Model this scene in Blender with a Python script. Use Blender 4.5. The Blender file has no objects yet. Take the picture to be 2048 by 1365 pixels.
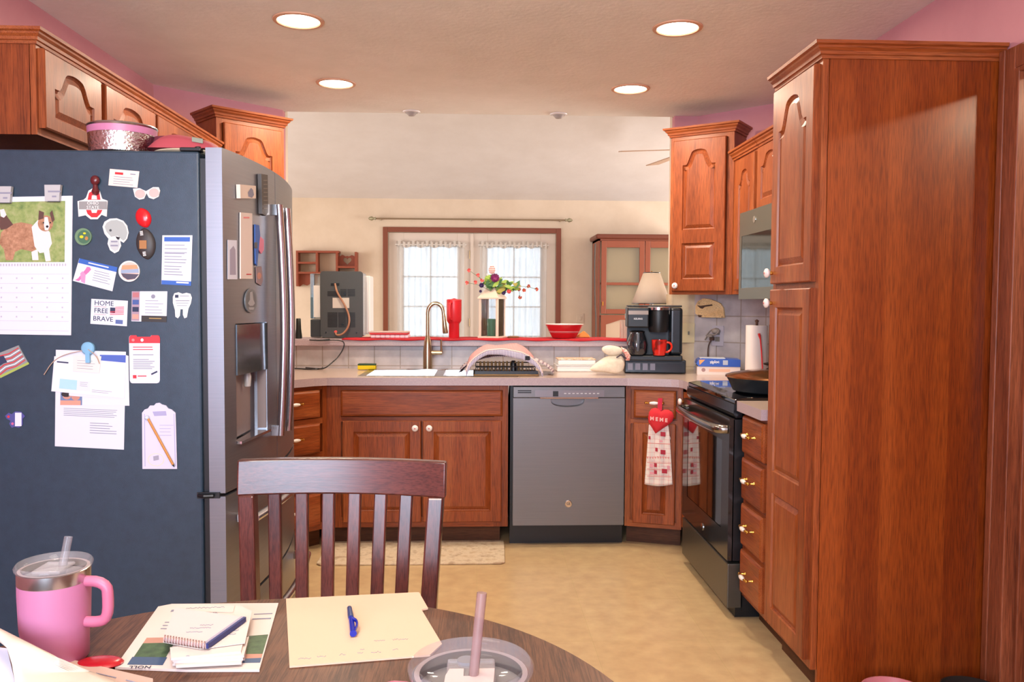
import bpy, bmesh, math, random
from mathutils import Vector, Matrix, noise
from mathutils.geometry import tessellate_polygon
random.seed(7)
SC = bpy.context.scene
COL = SC.collection
PI = math.pi

# ------------------------------------------------------------------ camera
F_PX, CAM_H = 1660.0, 1.31
yaw = math.atan((1024-955)/F_PX); pit = math.atan((682.5-607)/F_PX); rol = 0.0047
FW = Vector((math.sin(yaw)*math.cos(pit), math.cos(yaw)*math.cos(pit), -math.sin(pit)))
R0 = Vector((math.cos(yaw), -math.sin(yaw), 0)); U0 = R0.cross(FW)
RT = R0*math.cos(rol)+U0*math.sin(rol); UP = U0*math.cos(rol)-R0*math.sin(rol)
cam = bpy.data.cameras.new('camera'); camo = bpy.data.objects.new('camera', cam); COL.objects.link(camo)
cam.sensor_width = 36; cam.lens = F_PX/2048*36; cam.clip_start = .05; cam.clip_end = 200
camo.matrix_world = Matrix(((RT.x, UP.x, -FW.x, 0), (RT.y, UP.y, -FW.y, 0), (RT.z, UP.z, -FW.z, CAM_H), (0, 0, 0, 1)))
SC.camera = camo
cam.dof.use_dof = False

# ------------------------------------------------------------------ world, exposure
w = bpy.data.worlds.new('World'); SC.world = w; w.use_nodes = True
bgn = w.node_tree.nodes['Background']; bgn.inputs[0].default_value = (.80, .90, 1, 1); bgn.inputs[1].default_value = 2.6
SC.view_settings.view_transform = 'Standard'; SC.view_settings.look = 'None'
SC.view_settings.gamma = 1; SC.view_settings.use_curve_mapping = False
SC.view_settings.exposure = 0.05
SC.cycles.use_denoising = True
SC.cycles.max_bounces = 8; SC.cycles.diffuse_bounces = 5; SC.cycles.glossy_bounces = 4
SC.cycles.transmission_bounces = 8; SC.cycles.transparent_max_bounces = 16
SC.cycles.sample_clamp_indirect = 6; SC.cycles.caustics_reflective = False; SC.cycles.caustics_refractive = False

def area(name, loc, target, sx, sy, power, col):
    l = bpy.data.lights.new(name, 'AREA'); l.shape = 'RECTANGLE'; l.size = sx; l.size_y = sy; l.energy = power; l.color = col
    o = bpy.data.objects.new(name, l); COL.objects.link(o); o.location = loc
    o.rotation_euler = (Vector(target)-Vector(loc)).to_track_quat('-Z', 'Y').to_euler()
    return o
# daylight through the dining room window behind the camera, and through the living room windows left and right of the view
area('dining_window_daylight', (-.75, -2.35, 1.55), (-.3, 3, 1.9), 1.8, 1.7, 185, (.64, .79, 1))
area('living_window_daylight', (4.4, 7.2, 1.5), (0, 7.0, 2.0), 2.6, 1.5, 165, (1, .95, .92))
area('hall_daylight', (4.2, 1.6, 1.5), (1.7, 1.9, 1.2), 1.2, 1.6, 8, (1, .93, .85))
area('living_window_daylight_left', (-4.4, 7.0, 1.5), (0, 7.2, 1.6), 2.6, 1.5, 100, (1, .96, .94))

area('ceiling_fill_uplight', (-.35, .6, 1.85), (-.15, 3.2, 2.5), .4, .4, 24, (1, .93, .84))  # added fill without a fixture, aimed up to brighten the kitchen ceiling
area('table_fill_light', (-.35, .75, 2.25), (-.35, .8, 0), .5, .5, 6, (1, .86, .70))  # added warm fill, no lamp modelled; lifts the tabletop and its papers
# ------------------------------------------------------------------ helpers
def P(px, py, X=None, Y=None, Z=None):
    """the point of a real surface (a wall, a worktop, a floor) that shows at a place of the photograph"""
    d = FW + RT*((px-1024)/F_PX) - UP*((py-682.5)/F_PX)
    if X is not None: t = X/d.x
    elif Y is not None: t = Y/d.y
    else: t = (Z-CAM_H)/d.z
    return Vector((0, 0, CAM_H)) + d*t

def C(h):
    h = h.lstrip('#'); v = [int(h[i:i+2], 16)/255 for i in (0, 2, 4)]
    return tuple(((x/12.92) if x <= .04045 else ((x+.055)/1.055)**2.4) for x in v)+(1,)

MATS = {}
def simple(name, col, rough=.5, metal=0, **k):
    if name in MATS: return MATS[name]
    m = bpy.data.materials.new(name); m.use_nodes = True; nt = m.node_tree; b = nt.nodes['Principled BSDF']
    c = C(col) if isinstance(col, str) else col
    b.inputs['Base Color'].default_value = c; b.inputs['Roughness'].default_value = rough; b.inputs['Metallic'].default_value = metal
    for kk, v in k.items(): b.inputs[kk.replace('_', ' ')].default_value = v
    # every material gets slight procedural variation
    n = nt.nodes.new('ShaderNodeTexNoise'); n.inputs['Scale'].default_value = 60; n.inputs['Detail'].default_value = 3
    t = nt.nodes.new('ShaderNodeTexCoord'); nt.links.new(t.outputs['Object'], n.inputs['Vector'])
    mr = nt.nodes.new('ShaderNodeMapRange'); dv = .012 if metal > .3 else .04; mr.inputs[3].default_value = max(.02, rough-dv); mr.inputs[4].default_value = min(1, rough+dv)
    nt.links.new(n.outputs[0], mr.inputs[0]); nt.links.new(mr.outputs[0], b.inputs['Roughness'])
    MATS[name] = m; return m

def coords(nt, scale=(1, 1, 1), rnd=False, kind='Object'):
    t = nt.nodes.new('ShaderNodeTexCoord'); mp = nt.nodes.new('ShaderNodeMapping'); mp.inputs['Scale'].default_value = scale
    nt.links.new(t.outputs[kind], mp.inputs['Vector'])
    if rnd:
        oi = nt.nodes.new('ShaderNodeObjectInfo'); mu = nt.nodes.new('ShaderNodeMath'); mu.operation = 'MULTIPLY'; mu.inputs[1].default_value = 37
        nt.links.new(oi.outputs['Random'], mu.inputs[0]); nt.links.new(mu.outputs[0], mp.inputs['Location'])
    return mp
def ramp(nt, stops):
    r = nt.nodes.new('ShaderNodeValToRGB'); e = r.color_ramp.elements
    e[0].position, e[0].color = stops[0][0], C(stops[0][1]); e[1].position, e[1].color = stops[-1][0], C(stops[-1][1])
    for p, c in stops[1:-1]:
        x = e.new(p); x.color = C(c)
    return r
def bump(nt, src, b, strength, dist):
    bp = nt.nodes.new('ShaderNodeBump'); bp.inputs['Strength'].default_value = strength; bp.inputs['Distance'].default_value = dist
    nt.links.new(src, bp.inputs['Height']); nt.links.new(bp.outputs[0], b.inputs['Normal'])

def wood(name, stops, axis='Z', rough=.42, sc=14, coat=.12, strip=None, grain=.8, pore=.5):
    m = bpy.data.materials.new(name); m.use_nodes = True; nt = m.node_tree; b = nt.nodes['Principled BSDF']
    s = {'X': (1/9, 1, 1), 'Y': (1, 1/9, 1), 'Z': (1, 1, 1/9)}[axis]
    mp = coords(nt, tuple(v*sc for v in s), True)
    n1 = nt.nodes.new('ShaderNodeTexNoise'); n1.inputs['Scale'].default_value = .55; n1.inputs['Detail'].default_value = 5; n1.inputs['Distortion'].default_value = .7
    n2 = nt.nodes.new('ShaderNodeTexNoise'); n2.inputs['Scale'].default_value = 7; n2.inputs['Detail'].default_value = 5; n2.inputs['Roughness'].default_value = .7
    nt.links.new(mp.outputs[0], n1.inputs['Vector']); nt.links.new(mp.outputs[0], n2.inputs['Vector'])
    mx = nt.nodes.new('ShaderNodeMath'); mx.operation = 'MULTIPLY_ADD'; mx.inputs[1].default_value = .5*grain
    nt.links.new(n2.outputs[0], mx.inputs[0]); nt.links.new(n1.outputs[0], mx.inputs[2])
    src = mx.outputs[0]
    if strip:   # boards of the panel differ in tone
        t = nt.nodes.new('ShaderNodeTexCoord'); sp = nt.nodes.new('ShaderNodeSeparateXYZ'); nt.links.new(t.outputs['Object'], sp.inputs[0])
        a = nt.nodes.new('ShaderNodeMath'); a.operation = 'DIVIDE'; a.inputs[1].default_value = strip[1]; nt.links.new(sp.outputs[strip[0]], a.inputs[0])
        fl = nt.nodes.new('ShaderNodeMath'); fl.operation = 'FLOOR'; nt.links.new(a.outputs[0], fl.inputs[0])
        wn = nt.nodes.new('ShaderNodeTexWhiteNoise'); wn.noise_dimensions = '1D'; nt.links.new(fl.outputs[0], wn.inputs['W'])
        ad = nt.nodes.new('ShaderNodeMath'); ad.operation = 'MULTIPLY_ADD'; ad.inputs[1].default_value = .20; nt.links.new(wn.outputs[0], ad.inputs[0])
        sb = nt.nodes.new('ShaderNodeMath'); sb.operation = 'SUBTRACT'; sb.inputs[1].default_value = .10; nt.links.new(src, sb.inputs[0]); nt.links.new(sb.outputs[0], ad.inputs[2])
        src = ad.outputs[0]
    r = ramp(nt, stops); nt.links.new(src, r.inputs[0])
    n3 = nt.nodes.new('ShaderNodeTexNoise'); n3.inputs['Scale'].default_value = 1; n3.inputs['Detail'].default_value = 4; mp3 = coords(nt, tuple((14 if v < 1 else 420) for v in s), True); nt.links.new(mp3.outputs[0], n3.inputs['Vector'])
    r3 = ramp(nt, [(.38, '#7a6a60'), (.55, '#ffffff')]); nt.links.new(n3.outputs[0], r3.inputs[0])
    mm = nt.nodes.new('ShaderNodeMix'); mm.data_type = 'RGBA'; mm.blend_type = 'MULTIPLY'; mm.inputs[0].default_value = pore; nt.links.new(r.outputs[0], mm.inputs[6]); nt.links.new(r3.outputs[0], mm.inputs[7])
    nt.links.new(mm.outputs[2], b.inputs['Base Color']); b.inputs['Specular IOR Level'].default_value = .35
    b.inputs['Roughness'].default_value = rough; b.inputs['Coat Weight'].default_value = coat; b.inputs['Coat Roughness'].default_value = .22
    bump(nt, n2.outputs[0], b, .12, .002)
    return m

W3 = [(.34, '#52200c'), (.50, '#7e3a16'), (.68, '#984a20'), (.95, '#ac6032')]
cab = {a: wood('oak_'+a, W3, a) for a in 'XYZ'}
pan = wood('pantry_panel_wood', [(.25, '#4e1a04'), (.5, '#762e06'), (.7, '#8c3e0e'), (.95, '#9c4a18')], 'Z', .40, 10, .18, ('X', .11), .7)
dark = {a: wood('dark_walnut_'+a, [(.35, '#2c1210'), (.6, '#4c221b'), (.9, '#6c362b')], a, .28, 16, .5) for a in 'XYZ'}
tabw = wood('tabletop_wood', [(.36, '#150b08'), (.5, '#3a2218'), (.72, '#4e3022'), (.97, '#6c4630')], 'Y', .5, 22, .05, None, 1.7)
trimw = wood('trim_wood', [(.35, '#5a2818'), (.6, '#834328'), (.9, '#9a5638')], 'Z', .42, 14, .15)
trimx = wood('trim_wood_x', [(.35, '#5a2818'), (.6, '#834328'), (.9, '#9a5638')], 'X', .42, 14, .15)
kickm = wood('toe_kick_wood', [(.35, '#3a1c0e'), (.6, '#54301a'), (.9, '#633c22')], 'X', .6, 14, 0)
hallw = wood('hall_floor_wood', [(.35, '#8a4a40'), (.6, '#a8645a'), (.9, '#c08478')], 'X', .4, 8, .2)
lightw = wood('light_pine', [(.35, '#d8ac6c'), (.6, '#ecc48c'), (.9, '#f4d4a0')], 'X', .5, 14, .1)

def noisy(name, stops, scale, rough=.6, bstr=0, bdist=.002, detail=6, metal=0, stretch=(1, 1, 1), coat=0, bscale=None, rnd=False):
    m = bpy.data.materials.new(name); m.use_nodes = True; nt = m.node_tree; b = nt.nodes['Principled BSDF']
    mp = coords(nt, stretch, rnd); n = nt.nodes.new('ShaderNodeTexNoise'); n.inputs['Scale'].default_value = scale; n.inputs['Detail'].default_value = detail
    n.inputs['Roughness'].default_value = .65
    nt.links.new(mp.outputs[0], n.inputs['Vector']); r = ramp(nt, stops); nt.links.new(n.outputs[0], r.inputs[0]); nt.links.new(r.outputs[0], b.inputs['Base Color'])
    b.inputs['Roughness'].default_value = rough; b.inputs['Metallic'].default_value = metal; b.inputs['Coat Weight'].default_value = coat
    if bstr:
        src = n.outputs[0]
        if bscale:
            n2 = nt.nodes.new('ShaderNodeTexNoise'); n2.inputs['Scale'].default_value = bscale; n2.inputs['Detail'].default_value = 4
            nt.links.new(mp.outputs[0], n2.inputs['Vector']); src = n2.outputs[0]
        bump(nt, src, b, bstr, bdist)
    return m

def brickmat(name, c1, c2, mortar, w_, h_, mort, rough=.35, plane='XZ', off=0.0):
    m = bpy.data.materials.new(name); m.use_nodes = True; nt = m.node_tree; b = nt.nodes['Principled BSDF']
    t = nt.nodes.new('ShaderNodeTexCoord'); sp = nt.nodes.new('ShaderNodeSeparateXYZ'); cb = nt.nodes.new('ShaderNodeCombineXYZ')
    nt.links.new(t.outputs['Object'], sp.inputs[0]); nt.links.new(sp.outputs[plane[0]], cb.inputs[0]); nt.links.new(sp.outputs[plane[1]], cb.inputs[1])
    br = nt.nodes.new('ShaderNodeTexBrick'); br.offset = off; br.inputs['Color1'].default_value = C(c1); br.inputs['Color2'].default_value = C(c2); br.inputs['Mortar'].default_value = C(mortar)
    br.inputs['Scale'].default_value = 1; br.inputs['Mortar Size'].default_value = mort; br.inputs['Brick Width'].default_value = w_; br.inputs['Row Height'].default_value = h_; br.inputs['Mortar Smooth'].default_value = .3
    nt.links.new(cb.outputs[0], br.inputs['Vector'])
    n = nt.nodes.new('ShaderNodeTexNoise'); n.inputs['Scale'].default_value = 14; n.inputs['Detail'].default_value = 5; nt.links.new(t.outputs['Object'], n.inputs['Vector'])
    mx = nt.nodes.new('ShaderNodeMix'); mx.data_type = 'RGBA'; mx.blend_type = 'OVERLAY'; mx.inputs[0].default_value = .35
    nt.links.new(br.outputs[0], mx.inputs[6]); nt.links.new(n.outputs[0], mx.inputs[7]); nt.links.new(mx.outputs[2], b.inputs['Base Color'])
    b.inputs['Roughness'].default_value = rough; bump(nt, br.outputs[1], b, -.3, .002)
    return m

def checkmat(name, base, line, scale, width=.25, plane='XZ', rough=.9, second=None, fine=None):
    """woven cloth: stripes across each other"""
    m = bpy.data.materials.new(name); m.use_nodes = True; nt = m.node_tree; b = nt.nodes['Principled BSDF']
    t = nt.nodes.new('ShaderNodeTexCoord'); sp = nt.nodes.new('ShaderNodeSeparateXYZ'); nt.links.new(t.outputs['Object'], sp.inputs[0])
    cur = None
    for ax in plane:
        a = nt.nodes.new('ShaderNodeMath'); a.operation = 'MULTIPLY'; a.inputs[1].default_value = scale; nt.links.new(sp.outputs[ax], a.inputs[0])
        f = nt.nodes.new('ShaderNodeMath'); f.operation = 'FRACT'; nt.links.new(a.outputs[0], f.inputs[0])
        l = nt.nodes.new('ShaderNodeMath'); l.operation = 'LESS_THAN'; l.inputs[1].default_value = width; nt.links.new(f.outputs[0], l.inputs[0])
        if cur is None: cur = l.outputs[0]
        else:
            ad = nt.nodes.new('ShaderNodeMath'); ad.operation = 'ADD'; nt.links.new(cur, ad.inputs[0]); nt.links.new(l.outputs[0], ad.inputs[1])
            hf = nt.nodes.new('ShaderNodeMath'); hf.operation = 'MULTIPLY'; hf.inputs[1].default_value = .5; nt.links.new(ad.outputs[0], hf.inputs[0]); cur = hf.outputs[0]
    mx = nt.nodes.new('ShaderNodeMix'); mx.data_type = 'RGBA'; mx.inputs[6].default_value = C(base); mx.inputs[7].default_value = C(line)
    nt.links.new(cur, mx.inputs[0]); nt.links.new(mx.outputs[2], b.inputs['Base Color']); b.inputs['Roughness'].default_value = rough
    return m

def glassmat(name, col=(1, 1, 1, 1), rough=.02, mixw=.12):
    """thin clear plastic or pane: lets light straight through with a sheen"""
    m = bpy.data.materials.new(name); m.use_nodes = True; nt = m.node_tree; nt.nodes.remove(nt.nodes['Principled BSDF'])
    o = nt.nodes['Material Output']; tr = nt.nodes.new('ShaderNodeBsdfTransparent'); tr.inputs[0].default_value = col
    g = nt.nodes.new('ShaderNodeBsdfGlossy'); g.inputs['Roughness'].default_value = rough
    fr = nt.nodes.new('ShaderNodeFresnel'); fr.inputs[0].default_value = 1.5
    ad = nt.nodes.new('ShaderNodeMath'); ad.operation = 'MULTIPLY_ADD'; ad.inputs[1].default_value = 1.3; ad.inputs[2].default_value = mixw*.3; ad.use_clamp = True
    n = nt.nodes.new('ShaderNodeTexNoise'); n.inputs['Scale'].default_value = 30
    mx = nt.nodes.new('ShaderNodeMixShader'); nt.links.new(fr.outputs[0], ad.inputs[0]); nt.links.new(ad.outputs[0], mx.inputs[0])
    nt.links.new(tr.outputs[0], mx.inputs[1]); nt.links.new(g.outputs[0], mx.inputs[2]); nt.links.new(mx.outputs[0], o.inputs[0])
    return m

def sheermat():
    m = bpy.data.materials.new('sheer_lace'); m.use_nodes = True; nt = m.node_tree; nt.nodes.remove(nt.nodes['Principled BSDF'])
    o = nt.nodes['Material Output']; tr = nt.nodes.new('ShaderNodeBsdfTransparent'); tl = nt.nodes.new('ShaderNodeBsdfTranslucent'); tl.inputs[0].default_value = (.9, .93, .95, 1)
    df = nt.nodes.new('ShaderNodeBsdfDiffuse'); df.inputs[0].default_value = (.85, .86, .86, 1)
    m1 = nt.nodes.new('ShaderNodeMixShader'); m1.inputs[0].default_value = .5; nt.links.new(tl.outputs[0], m1.inputs[1]); nt.links.new(df.outputs[0], m1.inputs[2])
    mp = coords(nt, (40, 40, 6)); n = nt.nodes.new('ShaderNodeTexNoise'); n.inputs['Scale'].default_value = 1; nt.links.new(mp.outputs[0], n.inputs['Vector'])
    mr = nt.nodes.new('ShaderNodeMapRange'); mr.inputs[3].default_value = .62; mr.inputs[4].default_value = .92; nt.links.new(n.outputs[0], mr.inputs[0])
    m2 = nt.nodes.new('ShaderNodeMixShader'); nt.links.new(mr.outputs[0], m2.inputs[0]); nt.links.new(tr.outputs[0], m2.inputs[1]); nt.links.new(m1.outputs[0], m2.inputs[2]); nt.links.new(m2.outputs[0], o.inputs[0])
    return m

def emit(name, col, s):
    m = bpy.data.materials.new(name); m.use_nodes = True; nt = m.node_tree; b = nt.nodes['Principled BSDF']
    b.inputs['Emission Color'].default_value = col; b.inputs['Emission Strength'].default_value = s; b.inputs['Base Color'].default_value = (.9, .9, .9, 1)
    return m

ceilm = noisy('ceiling_texture_paint', [(.35, '#e8e6da'), (.65, '#efede2')], 5, .85, .35, .004, 6, bscale=45)
pinkm = noisy('dusty_rose_wall_paint', [(.35, '#c2838a'), (.65, '#c98b91')], 3, .8, .12, .002, 5, bscale=60)
beigem = noisy('beige_wall_paint', [(.35, '#d2c0aa'), (.65, '#dac9b4')], 3, .85, .1, .002, 5, bscale=60)
vaultm = noisy('vault_ceiling_paint', [(.35, '#d6cfca'), (.65, '#dcd6d2')], 3, .9, .2, .003, 5, bscale=40)
lamin = noisy('laminate_speckle', [(.3, '#b09a8e'), (.5, '#c4ada0'), (.7, '#cfbaac')], 220, .28, coat=.35)
laminf = noisy('laminate_edge', [(.3, '#a7939a'), (.5, '#b29fa4'), (.7, '#bba9ac')], 220, .4)
carpet = noisy('living_carpet', [(.3, '#a89888'), (.7, '#c0b0a0')], 90, .95, .5, .006)
tilem = brickmat('stone_tile_x', '#b0aaae', '#b8b0b0', '#9a8e86', .155, .155, .004)
slate = noisy('slate_steel', [(.3, '#7a7a7c'), (.7, '#807f80')], 3, .36, 0, metal=.7, stretch=(1, 1, 60))
slate2 = noisy('slate_fridge_steel', [(.3, '#83858b'), (.7, '#8b8c92')], 3, .34, 0, metal=.8, stretch=(1, 1, 60))
fside = noisy('fridge_side_enamel', [(.3, '#263746'), (.7, '#2e4050')], 30, .34, .25, .0012, bscale=500)
black = simple('black_plastic', '#16171a', .35)
blackg = simple('black_glass', '#08090b', .05, 0, Coat_Weight=.6)
darkg = simple('dark_grey_plastic', '#3c4044', .5)
chrome = simple('chrome', '#d8d8d8', .12, 1)
steel = simple('brushed_stainless', '#c4c2c0', .25, 1)
nickel = simple('brushed_nickel', '#b5a386', .28, 1)
brass = simple('polished_brass', '#d9a850', .2, 1)
porc = simple('white_porcelain', '#efe6e0', .18)
rosep = simple('pink_flower_print', '#d87f7c', .3)
white = simple('white_plastic', '#e8e6e2', .45)
paper = simple('white_paper', '#d6d8e4', .8)
paperw = simple('warm_paper', '#dfd0c6', .8)
cream = simple('cream_folder_paper', '#e4c0a2', .75)
ink = simple('grey_ink', '#8a8a9a', .8)
inkd = simple('dark_ink', '#2c3350', .7)
navy = simple('navy_blue', '#28407f', .5)
blue = simple('bright_blue', '#2a5cb0', .5)
red = simple('signal_red', '#cf2027', .4)
redm = simple('matte_red', '#c8303a', .55)
pinkp = simple('pink_powder_coat', '#c27a9e', .45)
orange = simple('orange_print', '#e59a3c', .5)
yellow = simple('sponge_yellow', '#e8c81e', .8)
green = simple('leaf_green', '#93b048', .6)
greend = simple('dark_leaf_green', '#42703a', .6)
greenc = simple('green_candle_wax', '#3f9068', .5)
purple = simple('magenta_petal', '#8c2a68', .7)
violet = simple('dark_violet_petal', '#3a2058', .7)
coralp = simple('coral_petal', '#e05450', .6)
brown = simple('brown_leather', '#4c332a', .5)
maroon = simple('maroon_wood', '#6c2024', .3)
skin = simple('photo_skin_tone', '#c08878', .7)
clear = glassmat('clear_plastic')
pane = glassmat('window_pane', (.97, .99, 1, 1), .01, .05)
dkglass = glassmat('smoked_glass', (.35, .33, .32, 1), .03, .3)
sheer = sheermat()

WORLD = {}
def thing(name, label, cat, loc=(0, 0, 0), rz=0, group=None):
    o = bpy.data.objects.new(name, None); COL.objects.link(o); o.empty_display_size = .05
    o.location = loc; o.rotation_euler = (0, 0, rz); o['label'] = label; o['category'] = cat
    if group: o['group'] = group
    WORLD[o] = Matrix.Translation(Vector(loc)) @ Matrix.Rotation(rz, 4, 'Z')
    return o
def tag(o, label, cat, group=None):
    o['label'] = label; o['category'] = cat
    if group: o['group'] = group
    return o

def offset_poly(pts, d):
    n = len(pts); out = []
    for i in range(n):
        a, b, c = pts[i-1], pts[i], pts[(i+1) % n]
        e1 = (b-a).normalized(); e2 = (c-b).normalized()
        n1 = Vector((-e1.y, e1.x)); n2 = Vector((-e2.y, e2.x)); m = (n1+n2)
        k = m.length_squared
        m = m*(2/k) if k > .3 else n1*1.4
        out.append(b+m*d)
    return out

class MB:
    def __init__(s): s.v = []; s.f = []; s.m = []
    def add(s, vs, fs, mi=0):
        o = len(s.v); s.v += [Vector(v) for v in vs]; s.f += [tuple(i+o for i in f) for f in fs]; s.m += [mi]*len(fs); return s
    def box(s, x0, x1, y0, y1, z0, z1, mi=0):
        vs = [(x, y, z) for x in (x0, x1) for y in (y0, y1) for z in (z0, z1)]
        return s.add(vs, [(0, 1, 3, 2), (4, 6, 7, 5), (0, 4, 5, 1), (2, 3, 7, 6), (0, 2, 6, 4), (1, 5, 7, 3)], mi)
    def obox(s, c, ax, ay, az, mi=0):
        c, ax, ay, az = map(Vector, (c, ax, ay, az))
        vs = [c+ax*i+ay*j+az*k for i in (-1, 1) for j in (-1, 1) for k in (-1, 1)]
        return s.add(vs, [(0, 1, 3, 2), (4, 6, 7, 5), (0, 4, 5, 1), (2, 3, 7, 6), (0, 2, 6, 4), (1, 5, 7, 3)], mi)
    def prism(s, pts, vec, mi=0, mi2=None):
        pts = [Vector(p) for p in pts]; vec = Vector(vec); n = len(pts)
        s.add(pts+[p+vec for p in pts], [tuple(range(n))[::-1]], mi)
        o = len(s.v)-2*n
        s.f.append(tuple(o+n+i for i in range(n))); s.m.append(mi if mi2 is None else mi2)
        for i in range(n):
            j = (i+1) % n; s.f.append((o+i, o+j, o+n+j, o+n+i)); s.m.append(mi)
        return s
    def lathe(s, prof, c=(0, 0, 0), seg=24, mi=0, axis=None, sx=1, sy=1, cap=False):
        c = Vector(c)
        q = Vector((0, 0, 1)).rotation_difference(Vector(axis)) if axis is not None else None
        vs = []; n = len(prof)
        for r, z in prof:
            for k in range(seg):
                a = 2*PI*k/seg; p = Vector((r*math.cos(a)*sx, r*math.sin(a)*sy, z))
                if q: p = q @ p
                vs.append(c+p)
        fs = [(i*seg+k, i*seg+(k+1) % seg, (i+1)*seg+(k+1) % seg, (i+1)*seg+k) for i in range(n-1) for k in range(seg)]
        if cap and prof[0][0] > 1e-5: fs.append(tuple(range(seg))[::-1])
        if cap and prof[-1][0] > 1e-5: fs.append(tuple((n-1)*seg+k for k in range(seg)))
        return s.add(vs, fs, mi)
    def cyl(s, c, r, h, mi=0, seg=24, axis=None): return s.lathe([(r, 0), (r, h)], c, seg, mi, axis, cap=True)
    def ball(s, c, r, mi=0, seg=14, sc=(1, 1, 1), rings=8):
        prof = [(math.sin(PI*i/rings), -math.cos(PI*i/rings)) for i in range(rings+1)]
        c = Vector(c); vs = [c+Vector((r*p*math.cos(2*PI*k/seg)*sc[0], r*p*math.sin(2*PI*k/seg)*sc[1], r*z*sc[2])) for p, z in prof for k in range(seg)]
        return s.add(vs, [(i*seg+k, i*seg+(k+1) % seg, (i+1)*seg+(k+1) % seg, (i+1)*seg+k) for i in range(rings) for k in range(seg)], mi)
    def tube(s, pts, r, seg=8, mi=0, smooth=0, flat=1.0):
        pts = [Vector(p) for p in pts]
        for _ in range(smooth):
            q = [pts[0]]
            for a, b in zip(pts, pts[1:]): q += [a.lerp(b, .25), a.lerp(b, .75)]
            q.append(pts[-1]); pts = q
        n = len(pts); rr = r if isinstance(r, (list, tuple)) else None
        vs = []; up = None
        for i, p in enumerate(pts):
            t = (pts[min(i+1, n-1)]-pts[max(i-1, 0)]).normalized()
            if up is None: up = Vector((0, 0, 1)) if abs(t.z) < .9 else Vector((1, 0, 0))
            a = t.cross(up)
            if a.length < 1e-4: a = t.cross(Vector((1, 0, .1)))
            a.normalize(); b = a.cross(t).normalized(); up = b
            ri = rr[min(int(i/(n-1)*(len(rr)-1)+.5), len(rr)-1)] if rr else r
            for k in range(seg):
                th = 2*PI*k/seg; vs.append(p+a*math.cos(th)*ri+b*math.sin(th)*ri*flat)
        fs = [(i*seg+k, i*seg+(k+1) % seg, (i+1)*seg+(k+1) % seg, (i+1)*seg+k) for i in range(n-1) for k in range(seg)]
        fs += [tuple(range(seg))[::-1], tuple((n-1)*seg+k for k in range(seg))]
        return s.add(vs, fs, mi)
    def grid(s, fn, nu, nv, mi=0):
        vs = [fn(i/nu, j/nv) for i in range(nu+1) for j in range(nv+1)]
        return s.add(vs, [(i*(nv+1)+j, (i+1)*(nv+1)+j, (i+1)*(nv+1)+j+1, i*(nv+1)+j+1) for i in range(nu) for j in range(nv)], mi)
    def tess(s, loops, mi=0):
        """flat face with holes; loops are lists of 3-D points"""
        tr = tessellate_polygon([[Vector(p) for p in l] for l in loops])
        flatv = [p for l in loops for p in l]
        return s.add(flatv, [tuple(t) for t in tr], mi)
    def door(s, x0, x1, z0, z1, t=.02, panels=None, mi=0):
        """raised panel door, front face at y=-t; panels = [(z0, z1, arch height)]"""
        fr = min(.058, (x1-x0)*.22); c = .004
        if panels is None: panels = [(z0+fr, z1-fr, 0)]
        outer = [(x0+c, z0+c), (x1-c, z0+c), (x1-c, z1-c), (x0+c, z1-c)]
        s.add([(x0, 0, z0), (x1, 0, z0), (x1, 0, z1), (x0, 0, z1), (x0, -t+c, z0), (x1, -t+c, z0), (x1, -t+c, z1), (x0, -t+c, z1)]+[(a, -t, b) for a, b in outer],
              [(0, 1, 2, 3), (0, 4, 5, 1), (1, 5, 6, 2), (2, 6, 7, 3), (3, 7, 4, 0), (4, 8, 9, 5), (5, 9, 10, 6), (6, 10, 11, 7), (7, 11, 8, 4)], mi)
        loops = [[(a, -t, b) for a, b in outer]]
        for pz0, pz1, ah in panels:
            a0, a1 = x0+fr, x1-fr; w_ = a1-a0
            o = [Vector((a0, pz0)), Vector((a1, pz0))]
            if ah:
                N = 26
                for i in range(N+1):
                    u = i/N; q = min(u, 1-u)
                    e = max(0, min(1, (q-.10)/.20)); e = .84*e*e*(3-2*e)+.16*max(0, 1-((u-.5)/.24)**2)
                    o.append(Vector((a1-w_*u, pz1-ah+ah*e)))
            else: o += [Vector((a1, pz1)), Vector((a0, pz1))]
            rings = [(0, 0), (.003, .007), (.009, .011), (.028, .002)]
            L = [[(p.x, -t+dp, p.y) for p in offset_poly(o, of)] for of, dp in rings]
            loops.append(L[0]); n = len(o); base = len(s.v)
            for l in L: s.v += [Vector(p) for p in l]
            for r in range(len(L)-1):
                for i in range(n):
                    j = (i+1) % n; s.f.append((base+r*n+i, base+r*n+j, base+(r+1)*n+j, base+(r+1)*n+i)); s.m.append(mi)
            s.tess([L[-1]], mi)
        return s.tess(loops, mi)
    def text(s, txt, size, o, ux, uy, mi=0, thick=.0005, align='CENTER', bold=0):
        cu = bpy.data.curves.new('t', 'FONT'); cu.body = txt; cu.size = size; cu.align_x = align; cu.align_y = 'CENTER'; cu.extrude = thick; cu.resolution_u = 2; cu.offset = bold
        ob = bpy.data.objects.new('t', cu); me = bpy.data.meshes.new_from_object(ob)
        o = Vector(o); ux = Vector(ux).normalized(); uy = Vector(uy).normalized(); uz = ux.cross(uy)
        s.add([o+ux*v.co.x+uy*v.co.y+uz*(v.co.z+thick) for v in me.vertices], [tuple(p.vertices) for p in me.polygons], mi)
        bpy.data.objects.remove(ob); bpy.data.meshes.remove(me); bpy.data.curves.remove(cu)
        return s
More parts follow.
